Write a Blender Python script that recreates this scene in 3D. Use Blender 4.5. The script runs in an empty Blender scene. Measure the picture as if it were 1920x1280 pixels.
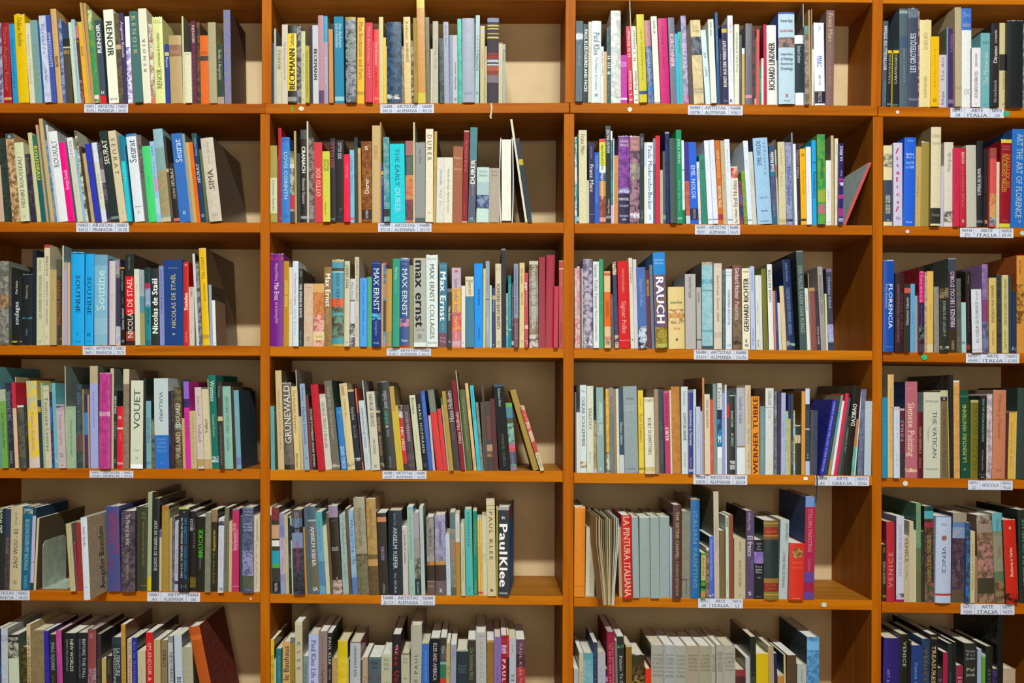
import bpy, math, random, re
import numpy as np

S = bpy.context.scene
C = S.collection
# ------------------------------------------------------------------ camera, light, exposure
PX = 0.0015            # metres per photo pixel on the plane of the shelf fronts
D = 2.336              # camera distance from that plane
CX, CY = 908.0, 744.0  # photo pixel straight ahead of the lens
EYE = 1.36             # eye height above the floor
cam_d = bpy.data.cameras.new('camera')
cam = bpy.data.objects.new('camera', cam_d); C.objects.link(cam)
cam.location = (0, -D, EYE); cam.rotation_euler = (math.pi / 2, 0, 0)
cam_d.sensor_fit = 'HORIZONTAL'; cam_d.sensor_width = 36
cam_d.lens = 36 * (D / PX) / 1920
cam_d.shift_x = (960 - CX) / 1920
cam_d.shift_y = (CY - 640) / 1920
S.camera = cam

world = bpy.data.worlds.new('world'); S.world = world; world.use_nodes = True
bg = world.node_tree.nodes['Background']
bg.inputs[0].default_value = (1.0, 0.80, 0.58, 1); bg.inputs[1].default_value = 0.085

def area(name, loc, target, sx, sy, power, col):
    l = bpy.data.lights.new(name, 'AREA'); l.shape = 'RECTANGLE'; l.size = sx; l.size_y = sy
    l.energy = power; l.color = col
    o = bpy.data.objects.new(name, l); C.objects.link(o); o.location = loc
    d = [target[i] - loc[i] for i in range(3)]
    o.rotation_euler = (math.atan2(math.hypot(d[0], d[1]), -d[2]), 0, math.atan2(-d[0], d[1]))
    return o
area('ceiling_tube_light', (0.12, -5.0, 6.3), (0.1, 0, 1.4), 2.3, 0.24, 580, (0.93, 1.0, 1.0))
area('room_light', (0.35, -3.4, 1.45), (0.25, 0, 1.2), 2.6, 1.8, 32, (1.0, 0.93, 0.80))

vs = S.view_settings
S.display_settings.display_device = 'sRGB'
vs.view_transform = 'Standard'; vs.look = 'None'; vs.gamma = 1; vs.use_curve_mapping = False
vs.exposure = 0.0

# ------------------------------------------------------------------ small helpers
def P(px, py, y=0.0):
    """Point in the place that stands behind photo pixel (px, py) at depth y."""
    f = PX * (D + y) / D
    return (px - CX) * f, EYE + (CY - py) * f

def lin(h):
    out = []
    for i in (0, 2, 4):
        c = int(h[i:i + 2], 16) / 255
        out.append(c / 12.92 if c <= 0.04045 else ((c + 0.055) / 1.055) ** 2.4)
    return tuple(out)

def tag(o, label=None, cat=None, group=None, kind=None):
    if label: o['label'] = label
    if cat: o['category'] = cat
    if group: o['group'] = group
    if kind: o['kind'] = kind
    return o

def empty(name, loc):
    o = bpy.data.objects.new(name, None); C.objects.link(o); o.location = loc
    o.empty_display_size = 0.02
    return o

class MB:
    """Collects polygons that carry two colours, builds one mesh."""
    def __init__(s): s.v = []; s.f = []; s.c = []; s.c2 = []; s.m = []
    def poly(s, pts, col=(1, 1, 1), col2=None, m=0):
        b = len(s.v); s.v.extend(pts); s.f.append(tuple(range(b, b + len(pts))))
        s.c.append(col); s.c2.append(col2 or col); s.m.append(m)
    def box(s, x0, x1, y0, y1, z0, z1, col=(1, 1, 1), col2=None, m=0):
        p = [(x0, y0, z0), (x1, y0, z0), (x1, y1, z0), (x0, y1, z0), (x0, y0, z1), (x1, y0, z1), (x1, y1, z1), (x0, y1, z1)]
        for q in ((0, 1, 5, 4), (1, 2, 6, 5), (2, 3, 7, 6), (3, 0, 4, 7), (4, 5, 6, 7), (3, 2, 1, 0)):
            s.poly([p[i] for i in q], col, col2, m)
    def add(s, o, M=None):
        b = len(s.v)
        s.v.extend([M @ Vector(p) for p in o.v] if M else o.v)
        s.f.extend(tuple(i + b for i in f) for f in o.f)
        s.c.extend(o.c); s.c2.extend(o.c2); s.m.extend(o.m)
    def build(s, name, mats, parent=None, smooth=False):
        me = bpy.data.meshes.new(name)
        me.from_pydata([tuple(p) for p in s.v], [], s.f)
        n = np.array([len(f) for f in s.f])
        for nm, cc in (('Col', s.c), ('Col2', s.c2)):
            a = me.attributes.new(nm, 'FLOAT_COLOR', 'CORNER')
            arr = np.ones((len(cc), 4), dtype=np.float32); arr[:, :3] = np.array(cc, dtype=np.float32)
            a.data.foreach_set('color', np.repeat(arr, n, axis=0).ravel())
        me.polygons.foreach_set('material_index', s.m)
        for mt in (mats if isinstance(mats, (list, tuple)) else [mats]): me.materials.append(mt)
        me.update()
        o = bpy.data.objects.new(name, me); C.objects.link(o)
        if parent: o.parent = parent
        return o

from mathutils import Vector, Matrix

# ------------------------------------------------------------------ materials
def mat(name):
    m = bpy.data.materials.new(name); m.use_nodes = True
    nt = m.node_tree; b = nt.nodes['Principled BSDF']
    return m, nt, b
def node(nt, t, **kw):
    n = nt.nodes.new(t)
    for k, v in kw.items(): setattr(n, k, v)
    return n
def mix(nt, fac, a, b, bt='MIX'):
    n = nt.nodes.new('ShaderNodeMix'); n.data_type = 'RGBA'; n.blend_type = bt
    for sock, val in ((n.inputs[0], fac), (n.inputs[6], a), (n.inputs[7], b)):
        if isinstance(val, (int, float)): sock.default_value = val
        elif isinstance(val, tuple): sock.default_value = (*val, 1)
        else: nt.links.new(val, sock)
    return n.outputs[2]
def ramp(nt, src, stops):
    r = nt.nodes.new('ShaderNodeValToRGB'); nt.links.new(src, r.inputs[0])
    e = r.color_ramp.elements
    while len(e) < len(stops): e.new(0.5)
    for k, (p, c) in enumerate(stops): e[k].position = p; e[k].color = (*c, 1)
    return r.outputs[0]
def coords(nt, scale=(1, 1, 1)):
    tc = nt.nodes.new('ShaderNodeNewGeometry'); mp = nt.nodes.new('ShaderNodeMapping')
    mp.inputs['Scale'].default_value = scale; nt.links.new(tc.outputs['Position'], mp.inputs[0])
    return mp.outputs[0]
def noise(nt, vec, scale, detail=3, rough=0.5, dist=0.0):
    n = nt.nodes.new('ShaderNodeTexNoise'); n.inputs['Scale'].default_value = scale
    n.inputs['Detail'].default_value = detail; n.inputs['Roughness'].default_value = rough
    n.inputs['Distortion'].default_value = dist; nt.links.new(vec, n.inputs['Vector'])
    return n.outputs['Fac']

def cover_material(name, rough, spec):
    m, nt, b = mat(name)
    a1 = node(nt, 'ShaderNodeAttribute', attribute_name='Col').outputs['Color']
    a2 = node(nt, 'ShaderNodeAttribute', attribute_name='Col2').outputs['Color']
    v = coords(nt)
    pat = ramp(nt, noise(nt, v, 70, 3, 0.6, 0.6), [(0.42, (0, 0, 0)), (0.58, (1, 1, 1))])
    base = mix(nt, pat, a1, a2)
    wear = ramp(nt, noise(nt, v, 240, 2, 0.6), [(0.3, (0.90, 0.90, 0.90)), (0.7, (1.06, 1.06, 1.06))])
    base = mix(nt, 1.0, base, wear, 'MULTIPLY')
    nt.links.new(base, b.inputs['Base Color'])
    b.inputs['Roughness'].default_value = rough; b.inputs['Specular IOR Level'].default_value = spec
    bp = nt.nodes.new('ShaderNodeBump'); bp.inputs['Strength'].default_value = 0.12; bp.inputs['Distance'].default_value = 0.002
    nt.links.new(noise(nt, v, 55, 2), bp.inputs['Height']); nt.links.new(bp.outputs[0], b.inputs['Normal'])
    return m
M_MATT = cover_material('book_cover_paper', 0.62, 0.25)
M_GLOSS = cover_material('book_cover_laminated', 0.30, 0.45)

M_PAGE, nt, b = mat('page_edges')
v = coords(nt, (1, 0.02, 0.02))
st = ramp(nt, noise(nt, v, 1500, 1), [(0.35, lin('d6cebc')), (0.6, lin('ece8dc'))])
a1 = node(nt, 'ShaderNodeAttribute', attribute_name='Col').outputs['Color']
nt.links.new(mix(nt, 1.0, st, a1, 'MULTIPLY'), b.inputs['Base Color']); b.inputs['Roughness'].default_value = 0.85

def wood(name, scale, cols=('9c5200', 'b86804', 'c87c0e'), dk='8c4a0a', big_='b8650a'):
    m, nt, b = mat(name)
    v = coords(nt, scale)
    g = noise(nt, v, 30, 5, 0.6, 0.8)
    f = noise(nt, v, 140, 2, 0.5)
    big = noise(nt, coords(nt), 2.2, 2)
    c = ramp(nt, g, [(0.3, lin(cols[0])), (0.5, lin(cols[1])), (0.72, lin(cols[2]))])
    c = mix(nt, ramp(nt, f, [(0.55, (0, 0, 0)), (0.75, (0.35, 0.35, 0.35))]), c, lin(dk))
    c = mix(nt, ramp(nt, big, [(0.3, (0, 0, 0)), (0.7, (0.5, 0.5, 0.5))]), c, lin(big_))
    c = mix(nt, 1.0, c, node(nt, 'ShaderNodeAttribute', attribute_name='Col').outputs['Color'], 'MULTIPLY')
    nt.links.new(c, b.inputs['Base Color'])
    b.inputs['Roughness'].default_value = 0.5; b.inputs['Specular IOR Level'].default_value = 0.1
    bp = nt.nodes.new('ShaderNodeBump'); bp.inputs['Strength'].default_value = 0.15; bp.inputs['Distance'].default_value = 0.001
    nt.links.new(g, bp.inputs['Height']); nt.links.new(bp.outputs[0], b.inputs['Normal'])
    return m
W_X = wood('varnished_wood_shelf', (0.06, 1, 1))
W_Z = wood('varnished_wood_upright', (1, 1, 0.06))
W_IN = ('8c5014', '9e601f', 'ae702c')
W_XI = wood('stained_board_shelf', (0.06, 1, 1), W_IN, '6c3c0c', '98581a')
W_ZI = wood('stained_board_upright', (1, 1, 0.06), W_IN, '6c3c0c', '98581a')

def plain(name, stops, scale, rough):
    m, nt, b = mat(name)
    nt.links.new(ramp(nt, noise(nt, coords(nt), scale, 4, 0.65), stops), b.inputs['Base Color'])
    b.inputs['Roughness'].default_value = rough
    return m
M_BACK = plain('painted_back_board', [(0.3, lin('c0a478')), (0.7, lin('d0b488'))], 6, 0.7)
M_WALL = plain('plaster_wall', [(0.3, lin('cfc6b4')), (0.7, lin('dcd4c4'))], 5, 0.8)
M_FLOOR = plain('floor_tiles', [(0.3, lin('8a6a48')), (0.7, lin('a07c54'))], 9, 0.4)
M_CARD = cover_material('label_card', 0.6, 0.2)
M_METAL, nt, b = mat('painted_steel')
b.inputs['Base Color'].default_value = (*lin('9aa894'), 1); b.inputs['Metallic'].default_value = 0.15; b.inputs['Roughness'].default_value = 0.45
v = coords(nt); nt.links.new(ramp(nt, noise(nt, v, 40), [(0.3, lin('a0ac98')), (0.7, lin('bcc8b4'))]), b.inputs['Base Color'])

# ------------------------------------------------------------------ lettering: outlines of the built-in font, with slab serifs added on request
GC = {}; LAY = {}
_cu = bpy.data.curves.new('glyph', 'FONT'); _cu.size = 1; _cu.resolution_u = 2; _cu.fill_mode = 'BOTH'
_ob = bpy.data.objects.new('glyph', _cu); C.objects.link(_ob)
def _mesh_of(body, off):
    _cu.body = body; _cu.offset = off
    bpy.context.view_layer.update()
    dg = bpy.context.evaluated_depsgraph_get()
    e = _ob.evaluated_get(dg); me = e.to_mesh()
    vv = [(p.co.x, p.co.y) for p in me.vertices]; ff = [tuple(p.vertices) for p in me.polygons]
    e.to_mesh_clear()
    return vv, ff
_bar = max(p[0] for p in _mesh_of('|', 0)[0])
CAPH = max(p[1] for p in _mesh_of('H', 0)[0])
XH = max(p[1] for p in _mesh_of('x', 0)[0])
def _slice(vv, ff):
    """Cut long faces of a glyph into short pieces so that the lettering can follow a rounded spine."""
    polys = [[vv[i] for i in f] for f in ff]
    for ax in (1, 0):
        out = []
        for p in polys:
            lo, hi = min(q[ax] for q in p), max(q[ax] for q in p)
            if hi - lo < 0.2: out.append(p); continue
            cuts = [lo] + [c * 0.15 for c in range(-4, 12) if lo + 0.02 < c * 0.15 < hi - 0.02] + [hi]
            for a, b in zip(cuts, cuts[1:]):
                q = p
                for lim, sg in ((a, 1), (b, -1)):
                    r = []
                    for u, w in zip(q, q[1:] + q[:1]):
                        du, dw = sg * (u[ax] - lim), sg * (w[ax] - lim)
                        if du >= 0: r.append(u)
                        if du * dw < 0:
                            t = du / (du - dw); r.append((u[0] + (w[0] - u[0]) * t, u[1] + (w[1] - u[1]) * t))
                    q = r
                    if len(q) < 3: break
                if len(q) >= 3: out.append(q)
        polys = out
    V = []; F = []
    for p in polys:
        F.append(tuple(range(len(V), len(V) + len(p)))); V += p
    return V, F
def glyph(ch, style):
    k = (ch, style)
    if k in GC: return GC[k]
    adv = max(p[0] for p in _mesh_of(ch + '|', 0)[0]) - _bar
    if ch == ' ':
        GC[k] = ([], [], 0.3); return GC[k]
    vv, ff = _mesh_of(ch, 0.0)
    if style in ('serif', 'slab') and ch.isalnum():
        cnt = {}
        for f in ff:
            for a, b2 in zip(f, f[1:] + f[:1]): cnt[frozenset((a, b2))] = cnt.get(frozenset((a, b2)), 0) + 1
        add = []
        for e, n in cnt.items():
            if n != 1 or len(e) < 2: continue
            i, j = tuple(e); (x1, y1), (x2, y2) = vv[i], vv[j]
            if abs(y1 - y2) > 0.006 or not 0.05 < abs(x1 - x2) < 0.26: continue
            for lv, sg in ((0, 1), (CAPH, -1), (XH, -1)):
                if abs(y1 - lv) < 0.03: add.append((min(x1, x2) - 0.07, max(x1, x2) + 0.07, y1, y1 + sg * 0.045)); break
        vv = list(vv); ff = list(ff); base_n = len(ff)
        for x1, x2, y1, y2 in add:
            q = len(vv); vv += [(x1, y1), (x2, y1), (x2, y2), (x1, y2)]; ff.append((q, q + 1, q + 2, q + 3))
    nb = base_n if style in ('serif', 'slab') and ch.isalnum() else len(ff)
    v1, f1 = _slice(vv, ff[:nb]); v2, f2 = _slice(vv, ff[nb:])
    lay = [0] * len(f1) + [0.5] * len(f2)
    vv = v1 + v2; ff = f1 + [tuple(i + len(v1) for i in f) for f in f2]
    if style in ('bold', 'slab'):      # heavier strokes: the same outline laid down again a little to either side
        n = len(vv); v0, f0 = list(vv), list(ff); vv = []; ff = []
        for c, (dx, dy) in enumerate(((-0.032, 0), (-0.011, 0.008), (0.011, -0.008), (0.032, 0))):
            vv += [(x + dx, y + dy) for x, y in v0]; ff += [tuple(i + c * n for i in f) for f in f0]
        lay = [l + c for c in range(4) for l in lay]
        adv += 0.035
    LAY[k] = lay or [0]
    GC[k] = (vv, ff, adv if adv > 0.05 else 0.5)
    return GC[k]

def write(mb, text, fn, col, length, height, style='sans', fill=True):
    """Lay TEXT along a box of LENGTH x HEIGHT centred in height; fn(s, t) turns text coordinates (metres) into a 3-D point."""
    up = any(c in 'gjpqy' for c in text)
    w = 0; gl = []
    for ch in text:
        g = glyph(ch, style); gl.append((w, g)); w += g[2]
    if w <= 0: return
    sy = height / CAPH
    sx = length / w
    extra = 0
    if sx > 1.5 * sy:
        extra = (length - w * 1.5 * sy) / max(1, len(text) - 1); sx = 1.5 * sy
    x_off = 0
    if extra > 0.45 * height: x_off = (extra - 0.45 * height) * (len(text) - 1) / 2; extra = 0.45 * height
    if sx < 0.42 * sy: sy = sx / 0.42
    t0 = -sy * CAPH / 2
    for n, (x, (vv, ff, a)) in enumerate(gl):
        for fi, f in enumerate(ff):
            lay = LAY.get((text[n], style), [0])[fi % len(LAY.get((text[n], style), [0]))] * 0.00006
            mb.poly([(lambda q: (q[0], q[1] - lay, q[2]))(fn((x + vv[i][0]) * sx + n * extra + x_off, t0 + vv[i][1] * sy)) for i in f], col)

SERIF = {'SEURAT', 'ROUAULT', 'MAX ERNST', 'Franz Marc', 'Seurat', 'Emil Noldes', 'Soutine', 'GRÜNEWALD', 'RICHARD LINDNER', 'Paula Modersohn-Becker',
         'BECKMANN', 'Hans Holbein', 'E. L. Kirchner', 'NICOLAS DE STAEL', 'LA PINTURA ITALIANA', 'Paul Klee', 'DURER', 'TREASURES OF VENICE', 'Meret Oppenheim'}
def style_of(s, text):
    if text in ('RICHARD LINDNER', 'BECKMANN'): return 'slab'
    if text in SERIF and not (text == 'DURER' and s > 0.65): return 'serif'
    return 'bold' if s >= 0.68 else 'serif' if s >= 0.4 else 'sans'

# ------------------------------------------------------------------ the bookcases
# shelf boards: (row, bay) -> top edge y at left, right; bottom edge y at left, right (photo pixels on the front plane)
XE = [(-60, 488), (506, 1057), (1077, 1636), (1656, 1990)]
TOPS = {1: [(193, 194.8, 212, 213), (194.6, 193, 213.5, 212), (192.6, 198.6, 212, 217.6), (200, 203.4, 218.5, 222.6)],
        2: [(415.8, 417, 435, 436), (417, 417, 436, 437), (418, 422.5, 437.6, 440.6), (423, 428, 441, 445.4)],
        3: [(646.4, 648, 665, 667), (649, 652, 668, 671), (652, 657.6, 671.6, 675.4), (660, 662.6, 678, 681.4)],
        4: [(876.8, 879.2, 896, 898.4), (880.4, 883, 900.4, 903.6), (886, 891.6, 905.6, 909.8), (895, 899, 912.8, 917.6)],
        5: [(1105.6, 1109.8, 1125, 1129.4), (1113, 1117.6, 1130.4, 1134.6), (1118, 1125.4, 1137, 1143.6), (1128, 1131, 1148.4, 1152)],
        6: [(1338, 1342, 1358, 1362), (1345, 1350, 1365, 1370), (1352, 1358, 1372, 1378), (1362, 1365, 1382, 1385)]}
DEP, DEPU = 0.27, 0.155
def shelf_y(row, bay, px):
    x0, x1 = XE[bay - 1]; a, b2 = TOPS[row][bay - 1][:2]
    return a + (b2 - a) * (px - x0) / (x1 - x0)

def board(name, quad, y0, y1, material, parent, r=0.0012, tint=(1, 1, 1)):
    """A board whose front outline is the quad (x, z) x 4 (bottom left, bottom right, top right, top left), edges eased."""
    mb = MB(); cx = sum(p[0] for p in quad) / 4; cz = sum(p[1] for p in quad) / 4
    def ins(d): return [(x + (d if x < cx else -d), z + (d if z < cz else -d)) for x, z in quad]
    A = [(x, y0, z) for x, z in ins(r)]; B = [(x, y0 + r, z) for x, z in quad]; E = [(x, y1, z) for x, z in quad]
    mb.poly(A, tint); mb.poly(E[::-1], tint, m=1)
    for i in range(4):
        j = (i + 1) % 4
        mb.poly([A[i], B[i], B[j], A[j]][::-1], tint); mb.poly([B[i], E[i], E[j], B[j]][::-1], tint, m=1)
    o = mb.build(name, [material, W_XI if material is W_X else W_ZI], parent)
    return o

def quad(xl0, xr0, yb0, yb1, yt0, yt1):
    """pixel rectangle -> world quad; xl, xr px; yb/yt px at left and right"""
    return [P(xl0, yb0), P(xr0, yb1), P(xr0, yt1), P(xl0, yt0)]

lower = tag(empty('bookcase', (0, 0, 0)), 'tall orange-brown varnished wooden bookcase holding the lower five rows of books', 'bookcase')
upper = tag(empty('bookcase', (0, 0, P(0, 213)[1])), 'shallow wooden bookcase stacked on top, holding the top row of books', 'bookcase')
def up_par(o):
    o.parent = upper; o.location = (0, 0, -upper.location.z)
    return o
zu = P(0, 213)[1]
FLOORPX = CY + EYE / PX
# uprights of the lower case run from the floor to the boards of the upper one
for x0t, x1t, x0b, x1b, yt in ((488, 506, 488, 506, 213.4), (1057.5, 1077, 1054.8, 1075, 213), (1637, 1656, 1634.5, 1652.5, 218.4), (1990, 2010, 1988, 2008, 224), (-80, -60, -80, -60, 212)):
    f = (FLOORPX - yt) / (1130 - yt)
    q = [P(x0t + (x0b - x0t) * f, FLOORPX), P(x1t + (x1b - x1t) * f, FLOORPX), P(x1t, yt), P(x0t, yt)]
    board('upright', q, -0.0005, DEP, W_Z, lower, tint=(0.84, 0.76, 0.5))
for x0, x1, x0t, x1t, yb in ((490.5, 509, 490.5, 509, 194.4), (1059, 1078, 1061, 1080, 192.4), (1633.4, 1652, 1637, 1657, 199.2), (1990, 2010, 1992, 2012, 204)):
    q = [P(x0, yb), P(x1, yb), P(x1t, -20), P(x0t, -20)]
    up_par(board('upright', q, 0.001, DEPU, W_Z, None, tint=(0.84, 0.74, 0.4)))
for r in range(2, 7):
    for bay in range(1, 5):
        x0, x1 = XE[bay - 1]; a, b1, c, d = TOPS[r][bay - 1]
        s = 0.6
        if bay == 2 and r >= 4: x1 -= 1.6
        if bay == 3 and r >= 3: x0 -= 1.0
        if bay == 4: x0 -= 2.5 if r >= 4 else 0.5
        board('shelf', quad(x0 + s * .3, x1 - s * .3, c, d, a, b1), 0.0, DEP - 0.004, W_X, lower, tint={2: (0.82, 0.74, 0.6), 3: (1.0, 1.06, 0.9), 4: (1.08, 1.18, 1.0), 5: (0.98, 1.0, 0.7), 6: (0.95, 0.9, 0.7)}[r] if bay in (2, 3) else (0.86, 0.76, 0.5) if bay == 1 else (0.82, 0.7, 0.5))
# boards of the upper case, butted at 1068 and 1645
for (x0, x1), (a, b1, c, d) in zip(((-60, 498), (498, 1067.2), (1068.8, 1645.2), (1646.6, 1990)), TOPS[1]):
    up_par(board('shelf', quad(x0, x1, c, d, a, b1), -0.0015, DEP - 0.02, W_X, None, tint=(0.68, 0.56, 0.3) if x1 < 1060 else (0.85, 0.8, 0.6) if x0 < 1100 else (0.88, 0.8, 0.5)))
for bay, (a, b1) in enumerate(((-4, -2), (-2, -1), (-1, 4), (5.5, 8.5))):
    x0, x1 = XE[bay]
    up_par(board('shelf', quad(x0 + 1 if bay != 3 else x0 - 1, x1 + 7, a, b1, a - 20, b1 - 20), 0.004, DEPU - 0.002, W_X, None))
mb = MB(); xa, xb = P(-90, 0)[0], P(2020, 0)[0]
mb.box(xa, xb, DEP, DEP + 0.006, 0.0, P(0, 214)[1]); mb.build('back_panel', M_BACK, lower)
mb = MB(); mb.box(xa, xb, DEPU, DEPU + 0.006, P(0, 200)[1], P(0, -24)[1]); up_par(mb.build('back_panel', M_BACK))
for nm, bx, m in (('wall_back', (-4, 4, DEP + 0.02, DEP + 0.12, 0, 5.2), M_WALL), ('floor', (-4, 4, -5, DEP + 0.12, -0.1, 0), M_FLOOR)):
    mb = MB(); mb.box(*bx); o = mb.build(nm, m); o['kind'] = 'structure'

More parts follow.
